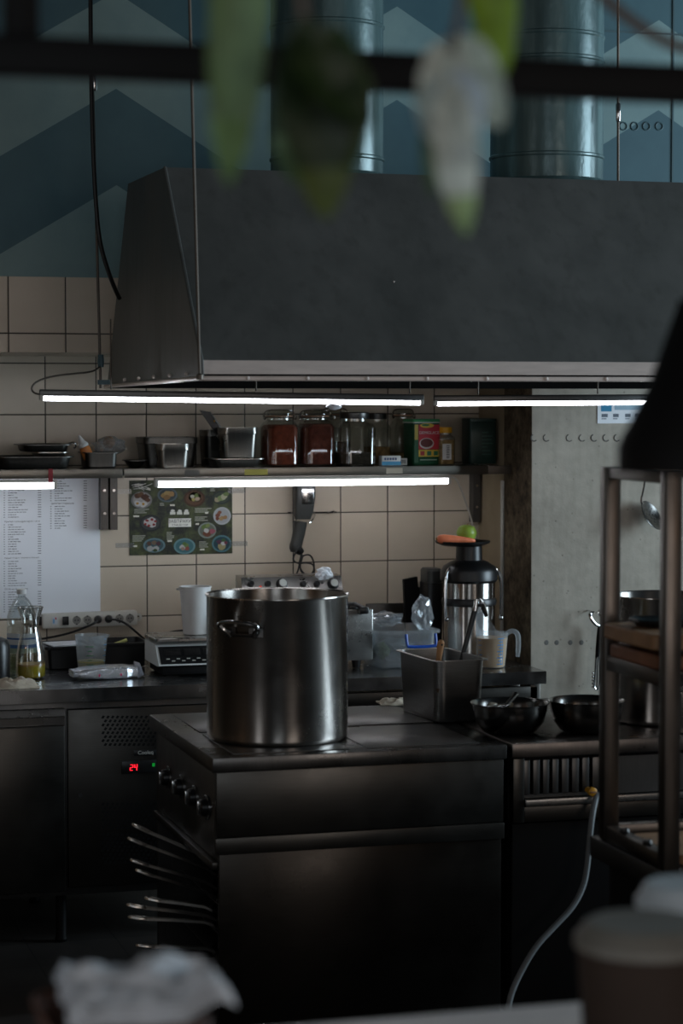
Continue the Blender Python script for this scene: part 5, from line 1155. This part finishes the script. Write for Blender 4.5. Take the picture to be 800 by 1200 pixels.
for i, c in enumerate(((150, 50, 40), (190, 180, 160), (70, 90, 60), (160, 150, 130))):
    part('food_piece', crumple(.018, .016, .01, 2, .3, i), plain('food_%d' % i, c, .5), o, loc=(-r * .4 + i * r * .25, -r * .3 + .14 * (i % 2), h * .74))
q = o.location + Vector((0, 0, h))
a, b = PY(593, 826, q.y - .02), PY(604, 814, q.y + .05)
sp = thing('serving_spoon', 'steel spoon resting in the bowl with the greens', 'spoon', a)
part('spoon_handle', MB().tube([Vector((0, 0, 0)), (b - a) * .6, b - a], [.006, .007, .009], 10), M['chrome'], sp); part('spoon_bowl', MB().ell((-.03, -.01, .0), (.04, .022, .005), 18, 8, mat=Matrix.Rotation(R(-4), 4, 'Y')), M['chrome'], sp)
o, r, h = bowl(690, 861, 90, 820, 'dark steel bowl partly hidden by the rack post')
part('food_mix', crumple(r * .75, r * .75, h * .22, 3, .3, 31), plain('yellowish_food', (150, 132, 84), .6, var=.5, scale=25), o, loc=(0, 0, h * .55))
# gas range next to it
x0, x1 = PY(600, 872, Yr).x, PY(600, 872, Yr).x + .95
gr_ = thing('gas_range', 'black gas range with a louvred front right of the cooking range', 'range', ((x0 + x1) / 2, Yr, 0)); Lc = gr_.location
ZR = ZS - .002
zp_ = lambda py: PY(640, py, Yr).z
m = MB(); m.bx(x0, x1, Yr, yb, zp_(887), ZR, .003); part('top_plate', m, M['range_top2'], gr_, world=Lc)
m = MB(); xa, xb = PY(602, 900, Yr).x, PY(615, 900, Yr).x
m.bx(xa, xb, Yr + .004, Yr + .05, zp_(963), zp_(888), .002); part('corner_upright', m, M['steel_front'], gr_, world=Lc)
part('bright_rail', MB().bx(xb + .001, x1 - .02, Yr - .004, Yr + .05, zp_(944), zp_(936), .003), M['steel'], gr_, world=Lc)
part('lower_rail', MB().bx(xb + .001, x1 - .02, Yr + .006, Yr + .05, zp_(963), zp_(945), .002), M['steel_front'], gr_, world=Lc)
m = MB(); xs = [PY(p_, 910, Yr).x for p_ in (616, 622.5, 626.5, 634, 638, 645, 649, 656, 660, 668, 672, 680, 684, 692, 696, 712)]
for i in range(0, len(xs) - 1, 2): m.bx(xs[i], xs[i + 1], Yr + .012, Yr + .02, zp_(932), zp_(891), .001)
m.bx(xb + .001, x1 - .02, Yr + .012, Yr + .02, zp_(935), zp_(931)); m.bx(xs[-1], x1 - .02, Yr + .012, Yr + .02, zp_(931), zp_(891))
part('louvre_panel', m, M['steel_dark'], gr_, world=Lc)
m = MB(); m.bx(x0 + .01, x1 - .01, Yr + .06, yb - .01, .1, zp_(888)); part('carcass', m, M['black_matt'], gr_, world=Lc)
part('lower_door', MB().bx(x0 + .012, x1 - .012, Yr + .03, Yr + .058, .12, zp_(966), .003), M['black_matt'], gr_, world=Lc)
[part('foot', MB().lathe([(.022, .001), (.022, .099)], (x, y, 0), 14), M['black_matt'], gr_, world=Lc) for x in (x0 + .06, x1 - .06) for y in (Yr + .1, yb - .06)]
c = PY(692, 927, Yr - .02); mk = Matrix.Translation(c) @ Matrix.Rotation(R(90), 4, 'X')
kn = part('gas_tap', MB().lathe([(0, -.024), (.008, -.024), (.008, 0), (.012, .001), (.0125, .016), (.009, .018), (0, .018)], seg=18, mat=mk), plain('yellow_tap', (196, 140, 24), .45), gr_, world=Lc, label='yellow gas tap')
part('tap_lever', MB().box((0, .0, .021), (.02, .005, .005), .001, mat=mk), M['board_light'], kn, world=Lc)
pts = [PY(700, 929, Yr - .03), PY(697, 938, Yr - .04), PY(693, 960, Yr - .06), PY(690, 990, Yr - .06), PY(688, 1015, Yr - .06), PY(684, 1038, Yr - .07), PY(672, 1062, Yr - .08), PY(650, 1085, Yr - .09), PY(628, 1108, Yr - .1), PY(612, 1135, Yr - .1), PY(600, 1160, Yr - .1), PY(595, 1180, Yr - .1), PY(594, 1215, Yr - .1), PY(596, 1260, Yr - .1), Vector((PY(598, 1260, Yr).x, Yr - .1, .01))]
part('gas_hose', MB().tube(pts, .0085, 10, smooth=2), M['gasket'], gr_, world=Lc, label='grey hose hanging from the gas tap to the floor')
# second stockpot further right and a steel box beside it
pz = PZ(778, 858, ZS); o, r, h, k = stockpot(782, 852, 114, 697, 'second steel stockpot standing behind the rack at the right')
pot_handle(o, r, h, camdir - 1.9)
p = PY(790, 850, 5.86)
o = thing('steel_container', 'low square steel container before the second stockpot', 'container', (p.x + .02, 5.8, ZS + .001)); hb = PY(780, 810, 5.78).z - ZS
part('wall', MB().loft([(.058, .05, .012, 0), (.06, .052, .014, .004), (.064, .056, .016, hb - .006), (.072, .064, .02, hb - .004), (.072, .064, .02, hb), (.06, .052, .016, hb), (.056, .048, .012, .006)], k=6), M['steel'], o)

# ------------------------------------------------------------------ utensils hung on the pillar
Yu = PIL - .05
c0, c1 = PY(686, 553, Yu), PY(815, 553, Yu)
ZRL = PY(745, 557, Yu).z
ur = thing('utensil_rail', 'thin steel rail on the pillar behind the rack top', 'rail', ((c0.x + c1.x) / 2 + .08, Yu, ZRL)); Lc = ur.location
part('bar', MB().tube([(PY(738, 557, Yu).x, Yu, ZRL), (c1.x + .15, Yu, ZRL)], .005, 10), M['chrome'], ur, world=Lc)
for px in (742, 812): x = PY(px, 557, Yu).x; part('stand_off', MB().bx(x - .006, x + .006, Yu, PIL - .001, ZRL - .008, ZRL + .008, .002), M['chrome'], ur, world=Lc)
a = PY(756, 557, Yu - .012); o = thing('hanging_skimmer', 'round perforated skimmer hanging before the concrete pillar', 'skimmer', a); k = mpp(a)
q = lambda px, py, dy=0: Vector((PY(px, py, Yu).x - a.x, dy, PY(px, py, Yu).z - a.z))
part('handle', MB().tube([q(757, 555, .018), q(756, 554, .008), q(754.5, 557, -.002), q(752, 575, .0), q(749, 586, 0), q(751, 591, 0)], [.003, .003, .0035, .004, .004, .005], 8, smooth=1), M['chrome'], o)
rs = 19 * k; vw = -ray(761, 604).normalized(); dl = Vector((.57, 0, -.82)); dl = (dl - vw * dl.dot(vw)).normalized(); pp = vw.cross(dl).normalized()
zn = (vw * .42 + pp * .907).normalized(); Ms = Matrix.Translation(q(761.5, 604)) @ Matrix((dl, zn.cross(dl), zn)).transposed().to_4x4()
m = MB().lathe([(0, -.012), (rs * .5, -.010), (rs * .85, -.004), (rs, .002), (rs * 1.03, .003), (rs * .98, .004), (rs * .5, -.008), (0, -.010)], seg=36, mat=Ms)
sb = part('disc', m, M['bowl_steel'], o); m = MB()
for rr, n in ((.25, 6), (.5, 12), (.75, 18)):
    for i in range(n):
        aa = 2 * math.pi * i / n; zz = -.0155 + .011 * rr ** 2
        for s_ in (0, 1): m.lathe([(.0026, 0), (0, 0)], seg=6, mat=Ms @ Matrix.Translation((rs * rr * math.cos(aa), rs * rr * math.sin(aa), zz if s_ == 0 else zz + .008)))
part('holes', m, M['black'], sb, fix=False)
o = thing('hanging_tongs', 'black handled tongs hanging on the concrete pillar left of the rack', 'tongs', PY(700, 740, Yu)); Lc = o.location
w = lambda px, py, dy=0: PY(px, py, Yu + dy) - Lc
part('hook_ring', MB().tube([w(704, 733), w(699, 733, -.005), w(694, 728, -.008), w(691, 722, -.006), w(691.5, 718), w(694, 718.5)], .0065, 10, smooth=1), M['chrome'], o)
part('grip', MB().tube([w(703, 731), w(702, 745), w(700.5, 760), w(699.5, 772)], [.008, .0105, .009, .008], 12), M['black_matt'], o)
m = MB(); m.tube([w(698, 770), w(697, 790), w(695.5, 804), w(698, 808.5), w(702, 806), w(703, 790), w(702, 770)], .0042, 8, smooth=1); m.tube([w(700, 770, -.01), w(699.5, 790, -.012), w(699, 806, -.01)], .0035, 8)
for i in range(5): m.ell(w(694.3, 789 + i * 4), (.005, .004, .0045), 8, 6)
part('prongs', m, M['chrome'], o)
q = PY(694, 717, Yu); solo('wall_nail', MB().tube([(q.x, PIL - .001, q.z), (q.x, Yu - .012, q.z + .001)], .003, 8), M['chrome'], 'small nail in the concrete carrying the tongs', 'nail', (q.x, PIL - .001, q.z), world=True)

# ------------------------------------------------------------------ pass table and the rack on it
Yn_, Yf_ = 4.42, 4.78
pf, pn = PY(714, 968, Yf_), PY(785, 1004, Yn_)
ZP = (PY(706, 984, Yf_).z); xt0 = PY(704, 985, Yf_).x
tb = thing('pass_table', 'dark steel pass table at the right edge carrying the rack', 'table', (xt0 + .6, Yf_, 0)); Lc = tb.location
ZB = ZP
part('table_top', MB().bx(xt0 - .005, xt0 + 1.6, 3.7, Yf_ + .06, ZB - .05, ZB - .001, .004), M['steel_dark'], tb, world=Lc)
for x in (xt0 + .04, xt0 + 1.5):
    for y in (3.8, Yf_ - .02): part('leg', MB().bx(x - .02, x + .02, y - .02, y + .02, .001, ZB - .051, .003), M['black_matt'], tb, world=Lc)
part('side_sheet', MB().bx(xt0 + .012, xt0 + .02, 3.82, Yf_ - .04, .2, ZB - .051), M['black_matt'], tb, world=Lc)
part('lower_shelf', MB().bx(xt0 + .02, xt0 + 1.5, 3.82, Yf_ - .02, .2, .22), M['black_matt'], tb, world=Lc)
M['rack_steel'] = steel('rack_tube_steel', (104, 98, 93), .34, (60, 60, 4))
ZT_ = PY(714, 547, Yf_).z
rk = thing('steel_rack', 'square tube steel rack standing on the pass table at the right', 'rack', (PY(714, 760, Yf_).x, Yf_, ZB)); Lc = rk.location.copy()
tw = .019
xf, xn = PY(714, 760, Yf_).x, PY(785, 760, Yn_).x; xk = xf
for x in (xk, xk + 1.0):
    for y in (Yf_, Yn_): part('post', MB().bx(x - tw, x + tw, y - tw, y + tw, ZB + .001, ZT_, .003), M['rack_steel'], rk, world=Lc)
rk.rotation_euler = (0, 0, math.asin((xn - xf) / (Yf_ - Yn_))); zt_r = PY(730, 560, Yf_).z
for z0_, z1_, lab in ((zt_r, ZT_ - .002, 'top'), (PY(725, 783, Yf_).z, PY(725, 766, Yf_).z, 'mid'), (ZB + .004, ZB + .036, 'low')):
    for x in (xk, xk + 1.0): part('side_rail', MB().bx(x - tw * .8, x + tw * .8, Yn_ + tw, Yf_ - tw, z0_, z1_, .002), M['rack_steel'], rk, world=Lc)
    part('cross_rail', MB().bx(xk + tw, xk + 1 - tw, Yf_ - tw * .8, Yf_ + tw * .8, z0_, z1_, .002), M['rack_steel'], rk, world=Lc)
zm1 = PY(725, 766, Yf_).z
part('shelf_plate', MB().bx(xk + tw, xk + 1 - tw, Yn_ + .0, Yf_ - tw, zm1 - .004, zm1 - .001), M['steel_dark'], rk, world=Lc)
for f in (.3, .68):
    y = Yf_ - (Yf_ - Yn_) * f; part('rubber_stud', MB().lathe([(.011, 0), (.012, .004), (.009, .011), (0, .012)], (xk - .003, y, ZB + .036), 14), M['black'], rk, world=Lc)
def board(xa, xb, y0, y1, z, t_, mat, lab):
    return solo('cutting_board', MB().loft([((xb - xa) / 2 - .003, (y1 - y0) / 2 - .003, .018, 0), ((xb - xa) / 2, (y1 - y0) / 2, .02, .004), ((xb - xa) / 2, (y1 - y0) / 2, .02, t_ - .004), ((xb - xa) / 2 - .003, (y1 - y0) / 2 - .003, .018, t_)], k=6), mat, lab, 'cutting board', ((xa + xb) / 2, (y0 + y1) / 2, z), group='cutting boards on the rack')
xb0 = on(729, 4.62, zm1).x
zt1 = PY(735, 757, Yn_ + .05).z; 
board(xb0 + .015, xb0 + .5, Yn_ + .03, Yf_ - .04, zm1 + .0005, .03, M['board_brown'], 'brown cutting board at the bottom of the pile on the rack shelf')
for i, x in enumerate((xb0 + .06, xb0 + .4)): pass
solo('dark_gap_slab', MB().bx(-.21, .21, -.1, .1, 0, .0125, .003), M['black'], 'thin black slab standing in for the shaded gap between the two cutting boards', 'tray', (xb0 + .26, (Yn_ + Yf_) / 2, zm1 + .0312))  # inset black slab added to give the dark shaded gap between the boards
board(xb0, xb0 + .5, Yn_ + .03, Yf_ - .04, zm1 + .0445, .034, M['board_light'], 'lighter worn cutting board on top of the pile on the rack shelf')
solo('black_dish', MB().loft([(.1, .05, .03, 0), (.12, .06, .04, .012), (.118, .058, .04, .018), (.09, .045, .03, .008)], k=6), M['black'], 'flat black dish on the upper cutting board', 'dish', (xb0 + .15, 4.63, zm1 + .0795))
solo('serving_board', MB().loft([(.45, .13, .01, 0), (.45, .13, .01, .02)], k=4), M['board_light'], 'tan wooden board lying in the bottom of the rack', 'board', (xk + .49, (Yf_ + Yn_) / 2, ZB + .001))

# ------------------------------------------------------------------ near things: lamp, frame, plant, bar
Yl = 2.35; a = PY(744, 555, Yl); b = PY(800, 385, Yl); zc_ = a.z
xc = a.x + .155; h = .27
o = thing('pendant_lamp', 'black cone pendant lamp at the right edge', 'lamp', (xc, Yl + .02, zc_))
def rr_(z): return .155 - (z / (b.z - a.z)) * (b.x - a.x)
part('lamp_shade', MB().lathe([(.153, .003), (.155, 0), (.155, .03), (rr_(.1), .1), (max(.035, rr_(.2)), .2), (.03, .235), (.03, .26), (0, .26)], seg=48), M['black_matt'], o)
part('socket', MB().lathe([(.02, .15), (.02, .23), (0, .23)], seg=20), M['black'], o); part('bulb', MB().ell((0, 0, .12), (.03, .03, .04), 20, 12), M['white'], o)
part('cord', MB().tube([(0, 0, .26), (0, 0, H - zc_ - .002)], .004, 8), M['cable_black'], o)
Yb_ = 2.25; z0_, z1_ = PY(400, 104, Yb_).z, PY(400, 61, Yb_).z
xa, xb = PY(-500, 70, Yb_).x, PY(1700, 100, Yb_).x
fr_ = thing('ceiling_frame', 'black square steel bar running across near the top', 'frame', ((xa + xb) / 2, Yb_, z0_)); Lc = fr_.location; hb_ = (z1_ - z0_) / 2
part('cross_bar', MB().bx(xa, xb, Yb_ - hb_, Yb_ + hb_, z0_, z1_, .002), M['black_matt'], fr_, world=Lc)
for px in (25, 1500): x = PY(px, 30, Yb_).x; part('drop_bar', MB().bx(x - hb_ * .85, x + hb_ * .85, Yb_ - hb_ * .85, Yb_ + hb_ * .85, z1_ + .0005, H - .001, .002), M['black_matt'], fr_, world=Lc)
# plant hanging over the bar
def leaf_mb(p0, p1, w_, bend, col, tip=None, seed=0, roll=0.0):
    rnd = random.Random(seed); p0, p1 = Vector(p0), Vector(p1); d = p1 - p0; L_ = d.length; ax = d.normalized()
    side = ax.cross(FWD).normalized(); nrm = side.cross(ax).normalized(); side = (side * math.cos(roll) + nrm * math.sin(roll)); nrm = side.cross(ax).normalized()
    m = MB(); n = 12; vs = []; cs = []; prof = [0.1, .55, .85, .97, 1.0, 1.0, .97, .92, .85, .75, .62, .42, 0.08]
    for i in range(n + 1):
        f = i / n; c = p0 + d * f + nrm * (bend * math.sin(f * math.pi) * L_)
        for s in (-1, -.5, 0, .5, 1): vs.append(c + side * (s * prof[i] * w_) + nrm * (-abs(s) * .25 * w_ * prof[i] + .004 * rnd.uniform(-1, 1)))
    fs = [(i * 5 + j, i * 5 + j + 1, i * 5 + j + 6, i * 5 + j + 5) for i in range(n) for j in range(4)]
    o_ = len(m.v); m.v += vs; m.f += fs
    for k_, f in enumerate(fs):
        i = k_ // 4; t_ = i / n; c = tip if tip and t_ > .72 else col; v = rnd.uniform(.92, 1.08); m.c.append(tuple(min(255, x * v) for x in c))
    return m
t = NT('plant_leaf'); a_ = t.n('VertexColor', layer_name='Col'); t.set(Base_Color=a_.outputs[0], Roughness=.5)
tr = t.n('BsdfTranslucent'); t.l(a_.outputs[0], tr.inputs[0]); mx = t.n('MixShader'); mx.inputs[0].default_value = .3; t.l(t.b.outputs[0], mx.inputs[1]); t.l(tr.outputs[0], mx.inputs[2]); t.l(mx.outputs[0], t.out.inputs[0]); M['leaf'] = t.m
M['stem'] = plain('woody_stem', (92, 76, 66), .8)
Yp_ = 1.72
def plant(name, lab, leaves, stems, loc):
    o = thing(name, lab, 'plant', loc)
    for i, s in enumerate(stems): part('stem', MB().tube(s, .0035, 8, smooth=2), M['stem'], o, world=loc)
    for i, (a, b, w_, bend, col, tip, Y, roll) in enumerate(leaves):
        p0, p1 = PY(a[0], a[1], Y), PY(b[0], b[1], Y); part('leaf', leaf_mb(p0, p1, w_ * mpp(p0), bend, col, tip, i, roll), M['leaf'], o, world=loc, fix=False)
    return o
GR, DK, PALE, BR = (104, 130, 88), (44, 60, 34), (196, 202, 192), (120, 150, 36)
st = [[PY(330, -420, Yp_ + .02), PY(320, -200, Yp_), PY(345, -60, Yp_), PY(360, 40, Yp_)], [PY(330, -420, Yp_ + .02), PY(300, -160, Yp_), PY(285, -40, Yp_)]]
plant('hanging_plant', 'blurred dark green leaves dangling over the bar left of the pale ones', [
    ((288, -90), (268, 215), 36, .05, GR, (96, 126, 70), 1.72, .25), ((300, -120), (262, 100), 32, -.05, (90, 112, 80), None, 1.76, -.3),
    ((360, 20), (385, 255), 46, .06, DK, (86, 100, 40), 1.70, .3), ((395, 30), (345, 215), 50, -.05, (50, 68, 42), (96, 118, 80), 1.74, -.25),
    ((350, 40), (435, 150), 40, .08, (40, 58, 26), None, 1.68, .5), ((410, 60), (372, 250), 40, .04, (52, 64, 28), (100, 108, 44), 1.71, -.1)], st, st[0][0])
st = [[PY(560, -420, 1.75), PY(560, -160, 1.74), PY(545, -20, 1.73), PY(530, 60, 1.72)], [PY(560, -420, 1.75), PY(575, -120, 1.76)]]
plant('hanging_plant', 'blurred pale and bright green leaves dangling near the middle of the bar', [
    ((560, -130), (588, 92), 34, .05, BR, None, 1.78, .2), ((530, 45), (502, 165), 32, .05, PALE, None, 1.72, .35), ((535, 40), (588, 150), 30, -.06, (176, 184, 170), None, 1.73, -.2),
    ((525, 90), (545, 275), 27, .05, PALE, (150, 172, 120), 1.70, .1), ((515, 70), (505, 230), 25, -.05, (90, 116, 88), None, 1.76, .3), ((545, 80), (525, 200), 32, .04, (190, 204, 214), None, 1.71, .0),
    ((590, -40), (600, 55), 16, .03, (110, 130, 120), None, 1.8, -.3)], st, st[0][0])
pts = [PY(572, -190, 1.765), PY(600, -150, 1.84), PY(660, -60, 1.95), PY(700, -8, 1.98), PY(740, 25, 1.97), PY(775, 48, 1.96), PY(820, 62, 1.95), PY(900, 70, 1.95)]
solo('hanging_twig', MB().tube(pts, .0055, 8, smooth=2), M['stem'], 'thin brown twig bending in at the top right corner', 'twig', pts[0], world=True)
# bar in front
ZBAR = 1.08
ya = PZ(500, 1188, ZBAR).y
xb0_, xb1_ = PZ(300, 1196, ZBAR).x, PZ(1000, 1175, ZBAR).x
M['bar'] = plain('pale_bar_top', (212, 200, 194), .42, var=.08)
o = thing('bar_counter', 'pale bar counter along the bottom edge', 'counter', (.6, ya - .3, 0)); Lc = o.location
part('bar_top', MB().bx(-.9, xb1_ + .3, ya - .62, ya, ZBAR - .04, ZBAR, .004), M['bar'], o, world=Lc); part('bar_front', MB().bx(-.85, xb1_ + .25, ya - .5, ya - .06, .001, ZBAR - .041), M['dim_plaster'], o, world=Lc)
# pile of crumpled napkins in a brown basket
Yq = 2.16; a, b = PY(45, 1190, Yq), PY(255, 1190, Yq); xc = (a.x + b.x) / 2; hw = (b.x - a.x) / 2
o = thing('napkin_basket', 'brown basket under the crumpled white napkins at the lower left', 'basket', (xc - .01, Yq, ZBAR + .001)); zt = PY(150, 1180, Yq).z - ZBAR
part('basket_wall', MB().loft([(hw * .75, .07, .03, 0), (hw * .82, .08, .03, zt * .95), (hw * .85, .083, .03, zt * .96), (hw * .8, .078, .03, zt * .95), (hw * .72, .066, .03, .006)], k=6), plain('brown_wicker', (86, 58, 48), .8, var=.3, scale=60, bump=.5), o)
part('rim', MB().loft([(hw * .86, .084, .03, zt * .95), (hw * .88, .086, .03, zt * .97), (hw * .86, .084, .03, zt)], cap0=False, cap1=False), plain('brown_rim', (96, 64, 52), .7), o)
def sheet_mb(hx, hy, seed, amp, n=18):
    m = MB(); vs = []; fs = []
    for j in range(n + 1):
        for i in range(n + 1):
            u, v = i / n * 2 - 1, j / n * 2 - 1
            vs.append((u * hx * (1 + .12 * mn.noise(Vector((v * 2, seed, 0)))), v * hy * (1 + .12 * mn.noise(Vector((u * 2, seed, 5)))), amp * (mn.noise(Vector((u * 1.4, v * 1.4, seed))) + .4 * mn.noise(Vector((u * 4, v * 4, seed))))))
    q = lambda i, j: j * (n + 1) + i
    fs = [(q(i, j), q(i + 1, j), q(i + 1, j + 1), q(i, j + 1)) for j in range(n) for i in range(n)]; N = len(vs)
    vs2 = [(x, y, z - .0025) for x, y, z in vs]; fs += [(N + a_, N + d_, N + c_, N + b_) for a_, b_, c_, d_ in fs[:]]
    e = [q(i, 0) for i in range(n)] + [q(n, j) for j in range(n)] + [q(i, n) for i in range(n, 0, -1)] + [q(0, j) for j in range(n, 0, -1)]
    for a_, b_ in zip(e, e[1:] + e[:1]): fs.append((b_, a_, N + a_, N + b_))
    return m.add(vs + vs2, fs)
ztop = PY(150, 1132, Yq).z; z_b = ZBAR + zt + .004
labs = ('crumpled white napkin at the top of the pile in the basket', 'crumpled white napkin second from the top of the pile in the basket', 'crumpled white napkin third from the top of the pile in the basket', 'crumpled white napkin resting on the brown basket rim')
for i, lab in enumerate(labs):
    f = (len(labs) - 1 - i) / (len(labs) - 1); zz = ztop - .014 - (1 - f) * (ztop - z_b - .022)
    sc_ = (.80, .83, .86, .88)[i]
    solo('paper_napkin', sheet_mb(hw * sc_, .075, 4.3, .02), M['paper'], lab, 'napkin', (xc + .014, Yq, zz), R(-3), group='white napkins in the basket', ang=60)
# paper bowls with lids at the lower right
M['kraft'] = plain('kraft_card', (50, 35, 25), .75, var=.1)
M['kraft_dark'] = plain('dark_kraft_band', (70, 44, 28), .75)
M['lid_grey'] = plain('greyish_lid', (120, 116, 108), .5)
M['lid_clear'] = plain('frosted_lid', (196, 206, 212), .35, var=.05)
Yk = 2.2; a, b = PY(678, 1100, Yk), PY(830, 1100, Yk); r = (b.x - a.x) / 2; zl1, zl0 = PY(740, 1082, Yk).z - ZBAR, PY(740, 1112, Yk).z - ZBAR
o = thing('paper_bowl', 'large brown kraft bowl with a greyish lid at the lower right', 'bowl', (a.x + r, Yk, ZBAR + .001))
part('bowl_wall', MB().lathe([(0, 0), (r * .8, .001), (r * .82, .006), (r * .95, zl0), (r * .9, zl0), (0, zl0)], seg=48), M['kraft'], o)
part('lid', MB().lathe([(r * .96, zl0 + .0005), (r, zl0 + .002), (r, zl0 + .012), (r * .93, zl0 + .016), (r * .88, zl1 - .004), (r * .8, zl1), (0, zl1 - .002)], seg=48), M['lid_grey'], o)
Yk = 2.4; a = PY(749, 1050, Yk); r = .062; zl1, zl0 = PY(800, 1036, Yk).z - ZBAR, PY(800, 1066, Yk).z - ZBAR
o = thing('paper_cup', 'taller brown paper cup with a pale lid behind the kraft bowl', 'cup', (a.x + r, Yk, ZBAR + .001))
part('cup_wall', MB().lathe([(0, 0), (r * .62, .001), (r * .64, .006), (r * .9, zl0), (0, zl0)], seg=44), M['kraft'], o)
z0b = PY(800, 1098, Yk).z - ZBAR; z1b = PY(800, 1072, Yk).z - ZBAR; rf = lambda z_: r * (.64 + .26 * z_ / zl0) + .0008
part('sleeve', MB().lathe([(rf(z0b), z0b), (rf(z1b), z1b)], seg=44), M['kraft_dark'], o)
z2b = PY(800, 1118, Yk).z - ZBAR; part('green_band', MB().lathe([(rf(z2b), z2b), (rf(z0b - .004), z0b - .004)], seg=44), plain('green_print', (104, 124, 50), .6), o)
part('lid', MB().lathe([(r * .92, zl0 + .0005), (r, zl0 + .003), (r, zl0 + .012), (r * .92, zl0 + .016), (r * .86, zl1 - .004), (r * .78, zl1), (0, zl1 - .001)], seg=44), M['lid_clear'], o)

# ------------------------------------------------------------------ daylight and exposure
def area(name, loc, rot, sx_, sy_, energy, col, spread=180):
    l = bpy.data.lights.new(name, 'AREA'); l.shape = 'RECTANGLE'; l.size = sx_; l.size_y = sy_; l.energy = energy; l.color = col; l.spread = R(spread)
    o = bpy.data.objects.new(name, l); COL.objects.link(o); o.location = loc; o.rotation_euler = rot; return o
area('daylight_side_window', (XR + .02, (WY0 + WY1) / 2, (WZ0 + WZ1) / 2), (0, R(90), 0), WZ1 - WZ0, WY1 - WY0, 270, (.69, .87, 1))
area('daylight_left_window', (XL - .02, (VY0 + VY1) / 2, 1.75), (0, R(-90), 0), 2.5, VY1 - VY0, 21, (.95, .97, 1))
area('daylight_rear_window', (-.6, YN - .02, 2.2), (R(90), 0, 0), 2.0, 2.4, 40, (.85, .93, 1))
area('daylight_rear_window', (3.4, YN - .02, 2.2), (R(90), 0, 0), 2.4, 2.4, 42, (1, .87, .78))
def bulb(loc, e, r=.05):
    l = bpy.data.lights.new('warm_bulb', 'POINT'); l.energy = e; l.color = (1, .62, .36); l.shadow_soft_size = r; o = bpy.data.objects.new('warm_bulb', l); COL.objects.link(o); o.location = loc
bulb((-2.4, 4.8, 1.9), 2.5); bulb((4.1, .2, 2.4), 6)
W = bpy.data.worlds.new('world'); SC.world = W; W.use_nodes = True
W.node_tree.nodes['Background'].inputs[0].default_value = (.55, .68, .8, 1); W.node_tree.nodes['Background'].inputs[1].default_value = .3
vs_ = SC.view_settings; vs_.view_transform = 'Standard'; vs_.look = 'None'; vs_.exposure = 0; vs_.gamma = 1; vs_.use_curve_mapping = False
SC.cycles.use_denoising = True
SC.cycles.max_bounces = 8; SC.cycles.transparent_max_bounces = 24; SC.cycles.sample_clamp_indirect = 3
